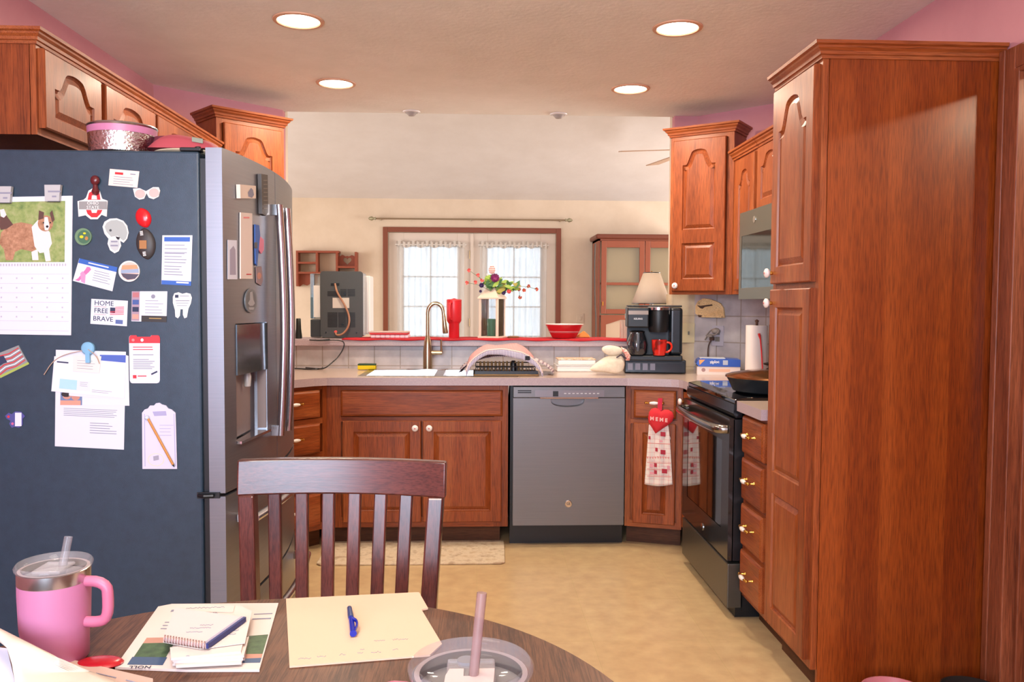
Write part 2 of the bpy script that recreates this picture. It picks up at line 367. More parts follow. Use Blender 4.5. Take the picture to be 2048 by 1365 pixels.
    def build(s, name, mats, parent=None, world=False, bevel=0, seg=2, smooth=False, solid=0, sub=0, ang=35, recalc=True, weld=False):
        if not isinstance(mats, (list, tuple)): mats = [mats]
        vs = s.v
        if parent is not None and world:
            inv = WORLD[parent].inverted(); vs = [inv @ v for v in vs]
        me = bpy.data.meshes.new(name); me.from_pydata([tuple(v) for v in vs], [], s.f)
        for m in mats: me.materials.append(m)
        for p, mi in zip(me.polygons, s.m): p.material_index = mi
        if recalc or weld:
            bm = bmesh.new(); bm.from_mesh(me)
            if weld: bmesh.ops.remove_doubles(bm, verts=bm.verts, dist=1e-5)
            if recalc: bmesh.ops.recalc_face_normals(bm, faces=bm.faces)
            bm.to_mesh(me); bm.free()
        if smooth:
            for p in me.polygons: p.use_smooth = True
            me.set_sharp_from_angle(angle=math.radians(ang))
        o = bpy.data.objects.new(name, me); COL.objects.link(o)
        if parent is not None:
            o.parent = parent; WORLD[o] = WORLD[parent]
        else: WORLD[o] = Matrix()
        if bevel:
            b = o.modifiers.new('bevel', 'BEVEL'); b.width = bevel; b.segments = seg; b.limit_method = 'ANGLE'; b.angle_limit = math.radians(40)
        if solid:
            b = o.modifiers.new('solid', 'SOLIDIFY'); b.thickness = solid; b.offset = 0
        if sub:
            b = o.modifiers.new('sub', 'SUBSURF'); b.levels = sub; b.render_levels = sub
        return o
def struct(o): o['kind'] = 'structure'; return o
def copy_tree(o, parent=None):
    c = o.copy(); COL.objects.link(c); c.parent = parent
    for ch in [x for x in bpy.data.objects if x.parent == o]: copy_tree(ch, c)
    return c
# ------------------------------------------------------------------ the setting
LX, RX = -1.69, 1.69
DH = 2.05      # doorway height
struct(MB().box(LX-.2, RX+.06, -2.7, 5.08, -.06, 0).build('floor', brickmat('vinyl_stone_floor', '#c6a87c', '#caad82', '#c0a676', .45, .45, .0015, .3, 'XY')))
struct(MB().box(-4.7, 4.7, 5.08, 9.4, -.06, 0).build('floor', carpet))
struct(MB().box(RX+.06, 4.6, -2.7, 5.0, -.06, 0).build('floor', hallw))
struct(MB().box(LX-.2, 4.6, -2.7, 5.03, 2.44, 2.52).build('ceiling', ceilm))
c2 = MB(); c2.prism([(-4.7, 9.4, 2.393), (-4.7, 7.1, 3.05), (-4.7, 7.1, 3.12), (-4.7, 9.4, 2.47)], (9.4, 0, 0)); c2.prism([(-4.7, 7.1, 3.05), (-4.7, 5.0, 2.45), (-4.7, 5.0, 2.53), (-4.7, 7.1, 3.12)], (9.4, 0, 0))
struct(c2.build('ceiling', vaultm))
struct(MB().box(LX-.12, LX, -2.7, 4.5, 0, 2.44).build('wall_left', pinkm))
wr = MB().box(RX, RX+.06, -2.7, 1.45, 0, 2.44).box(RX, RX+.06, 2.56, 5.0, 0, 2.44).box(RX, RX+.06, 1.45, 2.56, DH, 2.44)
struct(wr.build('wall_right', pinkm))
struct(MB().box(LX-.2, 4.6, -2.75, -2.65, 0, 2.44).build('wall_back', pinkm))
struct(MB().box(4.5, 4.6, -2.7, 5.0, 0, 2.44).build('wall_hall', beigem))
# diagonal corners between the side walls and the bar opening
struct(MB().prism([(x, y, 0) for x, y in [(-1.15, 5.06), (-1.15, 4.99), (-1.69, 4.45), (-1.81, 4.45), (-1.81, 5.06)]], (0, 0, 2.44)).build('wall_left_corner', pinkm))
struct(MB().prism([(x, y, 0) for x, y in [(1.18, 5.06), (1.18, 5.0), (1.32, 5.0), (1.69, 4.63), (1.81, 4.63), (1.81, 5.06)]], (0, 0, 2.44)).build('wall_right_corner', pinkm))
struct(MB().box(-4.7, -1.15, 5.06, 5.12, 0, 2.46).box(1.18, 4.7, 5.06, 5.12, 0, 2.46).build('wall_divider', beigem))
struct(MB().box(-1.15, 1.18, 5.03, 5.12, 0, 1.05).build('wall_bar', beigem))
# far wall with the opening of the french door
DX0, DX1, DT = -.985, .865, 2.085
FY = 9.2
wf = MB().box(-4.7, DX0, FY, FY+.12, 0, 2.46).box(DX1, 4.7, FY, FY+.12, 0, 2.46).box(DX0, DX1, FY, FY+.12, DT, 2.46)
struct(wf.build('wall_far', beigem))
struct(MB().prism([(-4.6, y, z) for y, z in [(5.05, 0), (9.3, 0), (9.3, 2.44), (7.1, 3.06), (5.05, 2.47)]], (-.1, 0, 0)).build('wall_living_left', beigem))
struct(MB().prism([(4.6, y, z) for y, z in [(5.05, 0), (9.3, 0), (9.3, 2.44), (7.1, 3.06), (5.05, 2.47)]], (.1, 0, 0)).build('wall_living_right', beigem))
# tile behind the counters
struct(MB().box(-1.15, 1.18, 5.018, 5.03, .9, 1.05).build('wall_tile', tilem))
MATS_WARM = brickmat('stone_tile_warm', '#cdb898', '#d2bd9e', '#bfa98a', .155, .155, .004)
def slab(a, b, z0, z1, t, mat, name='wall_tile'):
    a = Vector((a[0], a[1], 0)); b = Vector((b[0], b[1], 0)); L = (b-a).length
    ang = math.atan2(b.y-a.y, b.x-a.x)
    o = MB().box(0, L, -t, 0, z0, z1).build(name, mat); o.location = (a.x, a.y, 0); o.rotation_euler = (0, 0, ang); return struct(o)
slab((-1.69, 4.45), (-1.15, 4.99), .9, 1.37, .012, tilem)
slab((1.18, 5.0), (1.32, 5.0), .9, 1.37, .012, MATS_WARM)
slab((1.32, 5.0), (1.69, 4.63), .9, 1.37, .012, tilem)
slab((1.69, 4.63), (1.69, 3.07), .9, 1.75, .012, tilem)
struct(MB().box(1.172, 1.181, 4.986, 5.125, 1.091, 1.37).build('wall_tile', MATS_WARM))
# casing and jamb of the doorway beside the pantry
t = MB().box(RX-.02, RX, 2.555, 2.628, 0, DH+.07).box(RX-.02, RX, 1.38, 1.45, 0, DH+.07).box(RX-.02, RX, 1.45, 2.555, DH, DH+.07)
t.box(RX-.02, RX+.075, 2.535, 2.56, 0, DH).box(RX-.02, RX+.075, 1.45, 1.47, 0, DH).box(RX-.02, RX+.075, 1.47, 2.535, DH-.015, DH)
t.box(RX-.026, RX-.019, 2.60, 2.628, 0, DH+.07).box(RX+.02, RX+.045, 2.52, 2.536, 0, DH-.015)
struct(t.build('trim_1', trimw, bevel=.004))
# french door of the living room
t = MB(); tw = .055
t.box(DX0-tw, DX0, FY-.02, FY+.001, 0, DT+tw).box(DX1, DX1+tw, FY-.02, FY+.001, 0, DT+tw).box(DX0, DX1, FY-.02, FY+.001, DT, DT+tw)
struct(t.build('trim_2', simple('casing_stain', '#7d4028', .5), bevel=.004))
frd = thing('door_1', 'cream', 'x'); del frd['label']; del frd['category']; struct(frd)
xm = (DX0+DX1)/2
doorw = simple('door_cream_paint', '#d8ccc0', .5)
for i, (a, b) in enumerate(((DX0+.004, xm-.002), (xm+.002, DX1-.004))):
    g0, g1 = a+.165, b-.165; z0, z1 = .28, 1.93
    m = MB().box(a, g0, FY+.03, FY+.075, .01, DT-.004).box(g1, b, FY+.03, FY+.075, .01, DT-.004).box(g0, g1, FY+.03, FY+.075, .01, z0).box(g0, g1, FY+.03, FY+.075, z1, DT-.004)
    leaf = m.build('door_leaf', doorw, frd, bevel=.003)
    m = MB()
    m.box((g0+g1)/2-.008, (g0+g1)/2+.008, FY+.045, FY+.06, z0, z1)
    for k in range(1, 5): m.box(g0, g1, FY+.045, FY+.06, z0+(z1-z0)*k/5-.008, z0+(z1-z0)*k/5+.008)
    m.build('glazing_bars', white, leaf)
    MB().box(g0, g1, FY+.05, FY+.054, z0, z1).build('glass_pane', pane, leaf)
MB().box(xm-.022, xm+.012, FY+.012, FY+.03, .02, DT-.01).build('astragal', doorw, frd, bevel=.002)
h = MB()
for z in (.3, 1.05, 1.8): h.cyl((xm-.03, FY+.02, z), .007, .09, 0, 8)
h.build('hinge', nickel, frd)
# sheer curtains hung on the two door leaves
for i, (a, b, l) in enumerate(((DX0+.10, xm-.085, 'left'), (xm+.085, DX1-.10, 'right'))):
    cw = b-a
    root = thing('sheer_curtain', 'gathered white sheer curtain over the glass of the %s french door leaf' % l, 'curtain', ((a+b)/2, FY-.01, .3), 0, 'sheer door curtains')
    m = MB(); m.grid(lambda u, v: (a+cw*u+.012*math.sin(u*60)*(1-v*.3), FY-.002+.012*math.sin(u*75+.8*math.sin(v*4))-.008, 1.955-1.67*v), 150, 14)
    m.build('fabric', sheer, root, world=True, smooth=True)
    m = MB(); m.grid(lambda u, v: (a-.01+(cw+.02)*u, FY-.012+.014*math.sin(u*95), 1.985+.012*math.sin(u*31)-.06*v), 170, 3)
    m.build('header_ruffle', simple('header_lace', '#cfc8c0', .9), root, world=True, smooth=True)
    MB().tube([(a-.02, FY-.012, 1.95), (b+.02, FY-.012, 1.95)], .006, 8).build('rod', white, root, world=True)
# ground and sky light outside the french door
struct(MB().box(-8, 8, 9.4, 30, -.3, -.1).build('floor', simple('patio_concrete', '#b8b8b4', .9)))
# baseboards
struct(MB().box(-4.6, DX0-tw, FY-.014, FY, 0, .09).build('baseboard_far', trimx))
struct(MB().box(DX1+tw, 4.6, FY-.014, FY, 0, .09).build('baseboard_far', trimx))

# recessed lights
def downlight(px, py, label, on=True):
    p = P(px, py, Z=2.44)
    r = thing('recessed_light', label, 'ceiling light', (p.x, p.y, 2.44), 0, 'lit recessed lights in the kitchen ceiling' if on else 'unlit eyeball lights at the ceiling edge')
    if on:
        MB().lathe([(.083, .0), (.102, -.001), (.100, -.006), (.086, -.008), (.083, -.004)], seg=40).build('trim_ring', simple('ring_bronze_white', '#d8a888', .5), r, smooth=True)
        MB().lathe([(.0, -.007), (.06, -.007), (.083, -.003)], seg=40).build('lens', emit('lit_lens', (1, .93, .78, 1), 9), r, smooth=True)
        l = bpy.data.lights.new('bulb', 'AREA'); l.shape = 'DISK'; l.size = .15; l.energy = 15; l.color = (1, .85, .66)
        o = bpy.data.objects.new('bulb', l); COL.objects.link(o); o.parent = r; o.location = (0, 0, -.02)
    else:
        MB().lathe([(.040, .0), (.052, -.001), (.050, -.006), (.038, -.009), (.034, -.003)], seg=32).build('trim_ring', white, r, smooth=True)
        MB().lathe([(0, -.03), (.018, -.026), (.034, -.008), (.034, 0)], seg=24).build('eyeball', simple('eyeball_grey','#a8a29c',.5), r, smooth=True)
    return r
downlight(597, 40, 'lit recessed ceiling light nearest the left front, above the refrigerator side')
downlight(1355, 55, 'lit recessed ceiling light nearest the right front, toward the pantry')
downlight(672, 166, 'lit recessed ceiling light at the back left, above the sink')
downlight(1261, 177, 'lit recessed ceiling light at the back right, above the dishwasher')
downlight(823, 223, 'small unlit eyeball light at the ceiling edge, the left one of two', False)
downlight(1117, 228, 'small unlit eyeball light at the ceiling edge, the right one of two', False)

r = thing('hall_ceiling_light', 'small flush lit ceiling light in the hall beyond the doorway', 'ceiling light', (2.8, .7, 2.44))
MB().lathe([(.09, 0), (.09, -.02), (.06, -.045), (0, -.05)], seg=24).build('diffuser', emit('hall_lens', (1, .9, .75, 1), 4), r, smooth=True)
l = bpy.data.lights.new('hall_bulb', 'AREA'); l.shape = 'DISK'; l.size = .12; l.energy = 20; l.color = (1, .74, .5)
o = bpy.data.objects.new('hall_bulb', l); COL.objects.link(o); o.parent = r; o.location = (0, 0, -.06)
o.rotation_euler = (Vector((1.5, 2.6, 1.3))-Vector((2.8, .7, 2.38))).to_track_quat('-Z', 'Y').to_euler()
# ------------------------------------------------------------------ cabinets
def knob(m, x, y, z, s=1.0):
    m.lathe([(.006*s, 0), (.007*s, .006), (.0055*s, .012)], (x, y, z), 12, 1, (0, -1, 0))
    m.lathe([(.0055*s, .010), (.013*s, .014), (.0175*s, .020), (.0165*s, .026), (.010*s, .030), (.001*s, .031)], (x, y, z), 20, 0, (0, -1, 0))
    m.lathe([(.005*s, .0302), (.003*s, .0325), (.0001, .033)], (x, y, z), 10, 2, (0, -1, 0))
def make_knob(x, y, z, parent): m = MB(); knob(m, x, y, z); return m.build('knob', [porc, brass, rosep], parent, smooth=True, ang=50)
def make_pull(x, y, z, parent, wd=.045):
    m = MB()
    for s_ in (-1, 1):
        m.lathe([(.0065, 0), (.0065, .003), (.0035, .006), (.0035, .024)], (x+s_*wd, y, z), 10, 1, (0, -1, 0))
        m.ball((x+s_*wd, y-.025, z), .0062, 1, 10)
        m.tube([(x+s_*wd, y-.025, z), (x+s_*(wd-.008), y-.028, z+.001), (x+s_*(wd-.018), y-.030, z)], [.004, .0055, .004], 8, 1)
    m.lathe([(.004, -.024), (.007, -.018), (.0095, -.004), (.0095, .004), (.007, .018), (.004, .024)], (x, y-.030, z), 12, 0, (1, 0, 0))
    return m.build('drawer_pull', [porc, brass], parent, smooth=True, ang=60)
def crown(root, x0, x1, z, d, left=True, right=True, h=.05, out=.038, mat=None):
    """moulding along the front, with returns on the free ends"""
    prof = [(0, 0), (.008, 0), (.010, .010), (.017, .012), (.019, .022), (.030, .030), (.032, .036), (.043, .040), (.045, .050), (0, .050)]
    prof = [(a*out/.045, b*h/.05) for a, b in prof]
    m = MB(); loopsv = []
    path = []
    if left: path.append((x0, d, (-1, 0), 'l'))
    n = len(prof); P_ = []
    def ring(cx, cy, dx, dy): return [(cx+dx*a, cy+dy*a, z+b) for a, b in prof]
    rings = []
    if left: rings.append(ring(x0, d, -1, 0))
    rings.append(ring(x0, 0, -1 if left else 0, -1)); rings.append(ring(x1, 0, 1 if right else 0, -1))
    if right: rings.append(ring(x1, d, 1, 0))
    for r in rings: P_ += r
    fs = [(i*n+k, i*n+(k+1) % n, (i+1)*n+(k+1) % n, (i+1)*n+k) for i in range(len(rings)-1) for k in range(n)]
    fs += [tuple(range(n))[::-1], tuple((len(rings)-1)*n+k for k in range(n))]
    m.add(P_, fs, 0)
    return m.build('crown_molding', mat or cab['X'], root)
def ff(root, *bs):
    for x0, x1, z0, z1 in bs:
        up = (z1-z0) > (x1-x0); MB().box(x0, x1, 0 if up else .0005, .02, z0, z1).build('stile' if up else 'rail', cab['Z' if up else 'X'], root)
def cab_frame(root, w_, z0, z1, dep, rails, matz=None, stile=.028, pos=0):
    """box behind, face frame on the front plane y=0"""
    m = MB().box(0, w_, .018, dep, z0, z1 if not pos else pos); m.build('body', cab['Z'], root)
    ff(root, (0, stile, z0, z1), (w_-stile, w_, z0, z1))
    for a, b in rails: MB().box(stile, w_-stile, .0005, .02, a, b).build('rail', cab['X'], root)
def door_part(root, x0, x1, z0, z1, panels=None, kn=None, name='door'):
    d = MB().door(x0, x1, z0, z1, .02, panels).build(name, cab['Z'], root)
    if kn: make_knob(kn[0], -.02, kn[1], d)
    return d
def drawer_part(root, x0, x1, z0, z1, pull=True):
    m = MB(); c = .012; t = .02
    o = [(x0, z0), (x1, z0), (x1, z1), (x0, z1)]; i_ = [(x0+c, z0+c), (x1-c, z0+c), (x1-c, z1-c), (x0+c, z1-c)]
    vs = [(a, 0, b) for a, b in o]+[(a, -t+.009, b) for a, b in o]+[(a+(.004 if a == x0 else -.004), -t+.004, b+(.004 if b == z0 else -.004)) for a, b in o]+[(a, -t, b) for a, b in i_]
    fs = []
    for r in range(3): fs += [(r*4+k, r*4+(k+1) % 4, (r+1)*4+(k+1) % 4, (r+1)*4+k) for k in range(4)]
    fs += [(12, 13, 14, 15), (3, 2, 1, 0)]
    d = m.add(vs, fs).build('drawer', cab['X'], root)
    if pull: make_pull((x0+x1)/2, -t, (z0+z1)/2+.01, d, min(.045, (x1-x0)*.3))
    return d
KZ = .105; BT = .872

# sink base
r = thing('sink_base_cabinet', 'stained oak base cabinet under the sink with two raised panel doors', 'cabinet', (-.80, 4.43, 0), 0)
W_ = .965
cab_frame(r, W_, KZ, BT, .58, [(KZ, .16), (.675, .70), (.84, BT)], stile=.075, pos=.715)
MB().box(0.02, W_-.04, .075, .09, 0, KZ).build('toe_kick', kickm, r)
drawer_part(r, .075, .935, .705, .845, False)
door_part(r, .085, .500, .135, .682, kn=(.470, .645)); door_part(r, .510, .930, .135, .682, kn=(.545, .645))
# corner drawers, left (diagonal)
dl = .42; an = math.radians(45)
r = thing('corner_drawer_base', 'stained oak drawer base set diagonally in the left corner, partly behind the refrigerator', 'cabinet', (-.80-dl*math.cos(an), 4.43-dl*math.sin(an), 0), an)
cab_frame(r, dl, KZ, BT, .30, [(KZ, .14), (.30, .33), (.49, .52), (.67, .70), (.85, BT)])
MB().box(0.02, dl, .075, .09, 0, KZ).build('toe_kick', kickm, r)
for z0, z1 in ((.13, .305), (.325, .495), (.515, .675), (.705, .85)): drawer_part(r, .03, dl-.05, z0, z1)
# left run behind refrigerator
r = thing('left_base_cabinet', 'narrow oak base cabinet hidden beyond the refrigerator, under the left counter end', 'cabinet', (-1.09, 3.38, 0), PI/2)
cab_frame(r, .72, KZ, BT, .55, [(KZ, .14), (.85, BT)])
door_part(r, .03, .69, .135, .85, kn=(.65, .80))
# right of dishwasher
a0, a1 = Vector((.80, 4.43)), Vector((1.088, 4.335)); L_ = (a1-a0).length; an = math.atan2(a1.y-a0.y, a1.x-a0.x)
r = thing('corner_base_cabinet', 'narrow oak base cabinet right of the dishwasher, behind a hanging towel', 'cabinet', (a0.x, a0.y, 0), an)
cab_frame(r, L_, KZ, BT, .40, [(KZ, .14), (.665, .69), (.85, BT)])
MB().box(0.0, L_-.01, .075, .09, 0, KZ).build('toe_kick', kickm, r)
drawer_part(r, .045, L_-.035, .70, .85)
door_part(r, .045, L_-.035, .13, .672, kn=(L_-.075, .60))
r = thing('filler_base_cabinet', 'very narrow oak base cabinet between the corner cabinet and the black range', 'cabinet', (1.10, 4.32, 0), -PI/2)
cab_frame(r, .185, KZ, BT, .55, [(KZ, .14), (.85, BT)])
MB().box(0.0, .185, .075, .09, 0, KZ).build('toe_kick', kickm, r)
door_part(r, .02, .165, .13, .85, kn=(.035, .80))
# drawers between range and pantry
r = thing('drawer_base_cabinet', 'oak base cabinet with a stack of four drawers between the range and the pantry', 'cabinet', (1.10, 3.355, 0), -PI/2)
cab_frame(r, .295, KZ, BT, .55, [(KZ, .13), (.30, .33), (.49, .52), (.68, .70), (.85, BT)])
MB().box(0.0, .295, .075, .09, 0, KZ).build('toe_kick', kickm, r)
for z0, z1 in ((.125, .305), (.325, .495), (.515, .685), (.705, .855)): drawer_part(r, .02, .27, z0, z1)
# pantry
PX, PY0, PY1 = 1.10, 3.055, 2.645
r = thing('pantry_cabinet', 'tall dark oak pantry cabinet with wide plain side panel and crown, at the right', 'cabinet', (PX, PY1, 0), 0)
pw = PY0-PY1; pr = Matrix.Translation((PX, PY0, 0)) @ Matrix.Rotation(-PI/2, 4, 'Z')
WORLD[r] = Matrix.Translation((PX, PY1, 0))
def pbuild(m, name, mat, **k):
    m.v = [WORLD[r].inverted() @ (pr @ Vector(v)) for v in m.v]; return m.build(name, mat, r, **k)
pbuild(MB().box(0, pw-.012, .018, .586, KZ, 2.10), 'body', cab['Z'])
for bb in ((0, .03, KZ, 2.10), (pw-.03, pw, KZ, 2.10)): pbuild(MB().box(bb[0], bb[1], 0, .02, bb[2], bb[3]), 'stile', cab['Z'])
for bb in ((KZ, .135), (1.36, 1.39), (2.07, 2.10)): pbuild(MB().box(.03, pw-.03, 0.0005, .02, bb[0], bb[1]), 'rail', cab['X'])
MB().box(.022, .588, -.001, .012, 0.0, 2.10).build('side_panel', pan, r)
pbuild(MB().box(0, pw-.03, .06, .075, 0, KZ), 'toe_kick', kickm)
fz = [(.19, .62, 0), (.70, 1.30, 0)]
d = pbuild(MB().door(.02, pw-.02, .13, 1.365, .02, fz), 'door', cab['Z'])
kk = MB(); knob(kk, .045, -.02, 1.315); kk.v = [WORLD[r].inverted() @ (pr @ Vector(v)) for v in kk.v]; kk.build('knob', [porc, brass, rosep], d, smooth=True, ang=50)
d = pbuild(MB().door(.02, pw-.02, 1.385, 2.085, .02, [(1.445, 2.03, .10)]), 'door', cab['Z'])
kk = MB(); knob(kk, .045, -.02, 1.425); kk.v = [WORLD[r].inverted() @ (pr @ Vector(v)) for v in kk.v]; kk.build('knob', [porc, brass, rosep], d, smooth=True, ang=50)
cr = crown(r, 0, pw, 2.095, .585, False, True); cr.data.transform(WORLD[r].inverted() @ pr)
# upper cabinets, right
a0, a1 = Vector((1.105, 4.76)), Vector((1.405, 4.545)); L_ = (a1-a0).length; an = math.atan2(a1.y-a0.y, a1.x-a0.x)
r = thing('corner_wall_cabinet', 'tall oak wall cabinet in the right corner with an arched door and white knob', 'cabinet', (a0.x, a0.y, 1.365), an)
m = MB().box(0, L_, .018, .21, 0, .90); m.build('body', cab['Z'], r)
ff(r, (0, .03, 0, .90), (L_-.035, L_, 0, .90), (.03, L_-.035, 0, .03), (.03, L_-.035, .87, .90))
d = MB().door(.022, L_-.04, .018, .872, .02, [(.085, .29, 0), (.365, .815, .085)]).build('door', cab['Z'], r); make_knob(.05, -.02, .05, d)
crown(r, 0, L_, .895, .20)
r = thing('narrow_wall_cabinet', 'narrow oak wall cabinet between the right corner cabinet and the microwave', 'cabinet', (1.405, 4.54, 1.365), -PI/2)
MB().box(0, .41, .018, .275, 0, .735).build('body', cab['Z'], r)
ff(r, (0, .08, 0, .735), (.39, .41, 0, .735), (.08, .39, 0, .03), (.08, .39, .705, .735))
MB().door(.085, .385, .02, .715, .02, [(.08, .65, .07)]).build('door', cab['Z'], r)
crown(r, 0, .41, .73, .27, False, False)
r = thing('over_microwave_cabinet', 'short oak wall cabinet with two arched doors above the microwave', 'cabinet', (1.405, 4.125, 1.765), -PI/2)
MB().box(0, 1.055, .018, .275, 0, .335).build('body', cab['Z'], r)
ff(r, (0, .02, 0, .335), (1.03, 1.055, 0, .335), (.02, 1.03, 0, .03), (.02, 1.03, .31, .335))
for x0, x1, kx in ((.02, .37, .34), (.385, .74, .415), (.755, 1.04, .79)):
    d = MB().door(x0, x1, .015, .32, .02, [(.06, .28, .06)]).build('door', cab['Z'], r); make_knob(kx, -.02, .045, d)
crown(r, 0, 1.055, .33, .27, False, False)
# upper cabinets, left
a0, a1 = Vector((-1.345, 4.37)), Vector((-1.06, 4.625)); L_ = (a1-a0).length; an = math.atan2(a1.y-a0.y, a1.x-a0.x)
r = thing('corner_wall_cabinet', 'tall oak wall cabinet in the left corner rising behind the refrigerator top', 'cabinet', (a0.x, a0.y, 1.365), an)
MB().box(0, L_, .018, .24, 0, .90).build('body', cab['Z'], r)
ff(r, (0, .03, 0, .90), (L_-.03, L_, 0, .90), (.03, L_-.03, 0, .03), (.03, L_-.03, .87, .90))
MB().door(.035, L_-.022, .018, .872, .02, [(.085, .29, 0), (.365, .815, .085)]).build('door', cab['Z'], r)
crown(r, 0, L_, .895, .23)
LCX = -1.335
r = thing('over_fridge_cabinet', 'nearer short oak wall cabinet above the refrigerator with two arched doors', 'cabinet', (LCX, 2.60, 1.815), PI/2)
MB().box(0, .90, .018, .35, 0, .275).build('body', cab['Z'], r)
ff(r, (0, .022, 0, .275), (.40, .425, 0, .275), (.88, .90, 0, .275), (.022, .88, 0, .03), (.022, .88, .25, .275))
for x0, x1 in ((.012, .395), (.43, .885)): MB().door(x0, x1, .022, .262, .02, [(.062, .225, .07)]).build('door', cab['Z'], r)
crown(r, 0, .90, .27, .35, True, False, .045, .03)
r = thing('over_fridge_cabinet', 'farther short oak wall cabinet above the refrigerator, next to the left corner', 'cabinet', (LCX, 3.502, 1.815), PI/2)
MB().box(0, .87, .018, .35, 0, .275).build('body', cab['Z'], r)
ff(r, (0, .022, 0, .275), (.85, .87, 0, .275), (.022, .85, 0, .03), (.022, .85, .25, .275))
for x0, x1 in ((.012, .43), (.45, .86)): MB().door(x0, x1, .022, .262, .02, [(.062, .225, .07)]).build('door', cab['Z'], r)
crown(r, 0, .87, .27, .35, False, False, .045, .03)

# ------------------------------------------------------------------ counters
CT, CB = .914, .873
SX0, SX1, SY0, SY1 = -.62, .20, 4.475, 4.935      # sink cut-out
def plate(name, outer, hole, label, cat):
    r = thing(name, label, cat, (outer[0][0], outer[0][1], CB)); 
    m = MB()
    for z in (CT, CB): m.tess([[(x, y, z) for x, y in outer]]+([[(x, y, z) for x, y in hole]] if hole else []), 0)
    for k, lp in enumerate([outer]+([hole] if hole else [])):
        n = len(lp)
        for i in range(n):
            a, b = lp[i], lp[(i+1) % n]
            m.add([(a[0], a[1], CB), (b[0], b[1], CB), (b[0], b[1], CT), (a[0], a[1], CT)], [(0, 1, 2, 3)], 1)
    m.build('surface', [lamin, laminf], r, world=True, weld=True)
    return r
arc = [(-.80-.045*math.sin(a*.6), 4.395-.02*(1-math.cos(a))) for a in (0, .3, .6)]
outer = [(-1.055, 3.37), (-1.055, 4.125), (-.85, 4.35), (-.79, 4.385), (-.70, 4.39), (.70, 4.39), (.80, 4.386), (1.02, 4.315), (1.055, 4.295), (1.065, 4.25), (1.065, 4.127), (1.675, 4.127), (1.675, 4.615), (1.31, 4.980), (1.172, 4.980), (1.172, 5.016), (-1.142, 5.016), (-1.142, 4.965), (-1.665, 4.442), (-1.672, 3.37)]
plate('countertop', outer, [(SX0, SY0), (SX1, SY0), (SX1, SY1), (SX0, SY1)], 'pinkish beige laminate countertop running along the back wall around the sink', 'countertop')
plate('countertop', [(1.065, 3.353), (1.065, 3.062), (1.675, 3.062), (1.675, 3.353)], None, 'short laminate countertop piece between the range and the pantry', 'countertop')
# backsplash lip and bar ledge
tag(MB().box(-1.14, 1.178, 4.985, 5.30, 1.05, 1.09).build('bar_ledge', [laminf], bevel=.004), 'raised laminate bar ledge above the tile, between kitchen and living room', 'ledge')
# ------------------------------------------------------------------ sink and faucet
r = thing('kitchen_sink', 'double bowl stainless steel sink set into the counter', 'sink', (-.2, 4.7, .914))
m = MB(); x0, x1, y0, y1 = SX0-.02, SX1+.02, SY0-.02, SY1+.02; z = .9165
bo = [(SX0+.02, -.235), (-.185, SX1-.02)]
by0, by1 = SY0+.015, SY1-.075
m.tess([[(x0, y0, z), (x1, y0, z), (x1, y1, z), (x0, y1, z)]]+[[(a, by0, z), (b, by0, z), (b, by1, z), (a, by1, z)] for a, b in bo])
m.add([(x0, y0, z), (x1, y0, z), (x1, y1, z), (x0, y1, z), (x0-.003, y0-.003, .9145), (x1+.003, y0-.003, .9145), (x1+.003, y1+.003, .9145), (x0-.003, y1+.003, .9145)], [(0, 1, 5, 4), (1, 2, 6, 5), (2, 3, 7, 6), (3, 0, 4, 7)])
m.build('rim', steel, r, world=True)
for a, b in bo:
    m = MB(); zb = .74; c = .02
    m.add([(a, by0, z), (b, by0, z), (b, by1, z), (a, by1, z), (a+c, by0+c, zb), (b-c, by0+c, zb), (b-c, by1-c, zb), (a+c, by1-c, zb)], [(0, 1, 5, 4), (1, 2, 6, 5), (2, 3, 7, 6), (3, 0, 4, 7), (4, 5, 6, 7)])
    o = m.build('bowl', steel, r, world=True)
    MB().lathe([(.0, .003), (.03, .003), (.04, 0)], ((a+b)/2, (by0+by1)/2, zb), 20).build('drain', chrome, o, world=True, smooth=True)
fx = P(858, 736, Z=.917).x; fy = SY1-.035
r = thing('kitchen_faucet', 'brushed bronze gooseneck pull-down faucet with side lever behind the sink', 'faucet', (fx, fy, .917))
MB().lathe([(.0, 0), (.10, 0), (.098, .004), (0, .006)], (0, 0, 0), 30, 0, None, 1.25, .32).build('deck_plate', steel, r, smooth=True)
MB().lathe([(.027, .004), (.027, .10), (.024, .135), (.020, .17), (.014, .19), (.012, .20)], (0, 0, 0), 20).build('body', nickel, r, smooth=True)
n_ = []
for i in range(15):
    a = PI*i/14; n_.append((.046-.046*math.cos(a), 0, .335+.056*math.sin(a)))
m = MB().tube([(0, 0, .18), (0, 0, .26)]+n_+[(.096, -.002, .31)], .0108, 12); m.build('neck', nickel, r, smooth=True)
MB().lathe([(.012, 0), (.013, -.02), (.0155, -.055), (.0165, -.10), (.014, -.105), (0, -.105)], (.095, -.003, .318), 18, 0, (-.10, 0, 1)).build('spray_head', nickel, r, smooth=True)
m = MB().tube([(.015, 0, .10), (.085, -.004, .10)], [.014, .012], 14); m.tube([(.082, -.004, .10), (.080, -.006, .13), (.079, -.008, .178)], [.0085, .006, .005], 10, 0); m.build('lever', nickel, r, smooth=True)
# sponge
p0 = P(735, 735, Y=SY1-.03)
tag(MB().box(p0.x-.055, p0.x+.05, SY1-.055, SY1-.005, .9175, .942).box(p0.x-.055, p0.x+.05, SY1-.055, SY1-.005, .942, .951, 1).build('sponge', [noisy('sponge_foam', [(.3, '#d8b810'), (.7, '#f0d428')], 300, .9), simple('scouring_green', '#2c4a38', .9)], bevel=.004), 'yellow sponge with dark scouring side on the back corner of the sink', 'sponge')

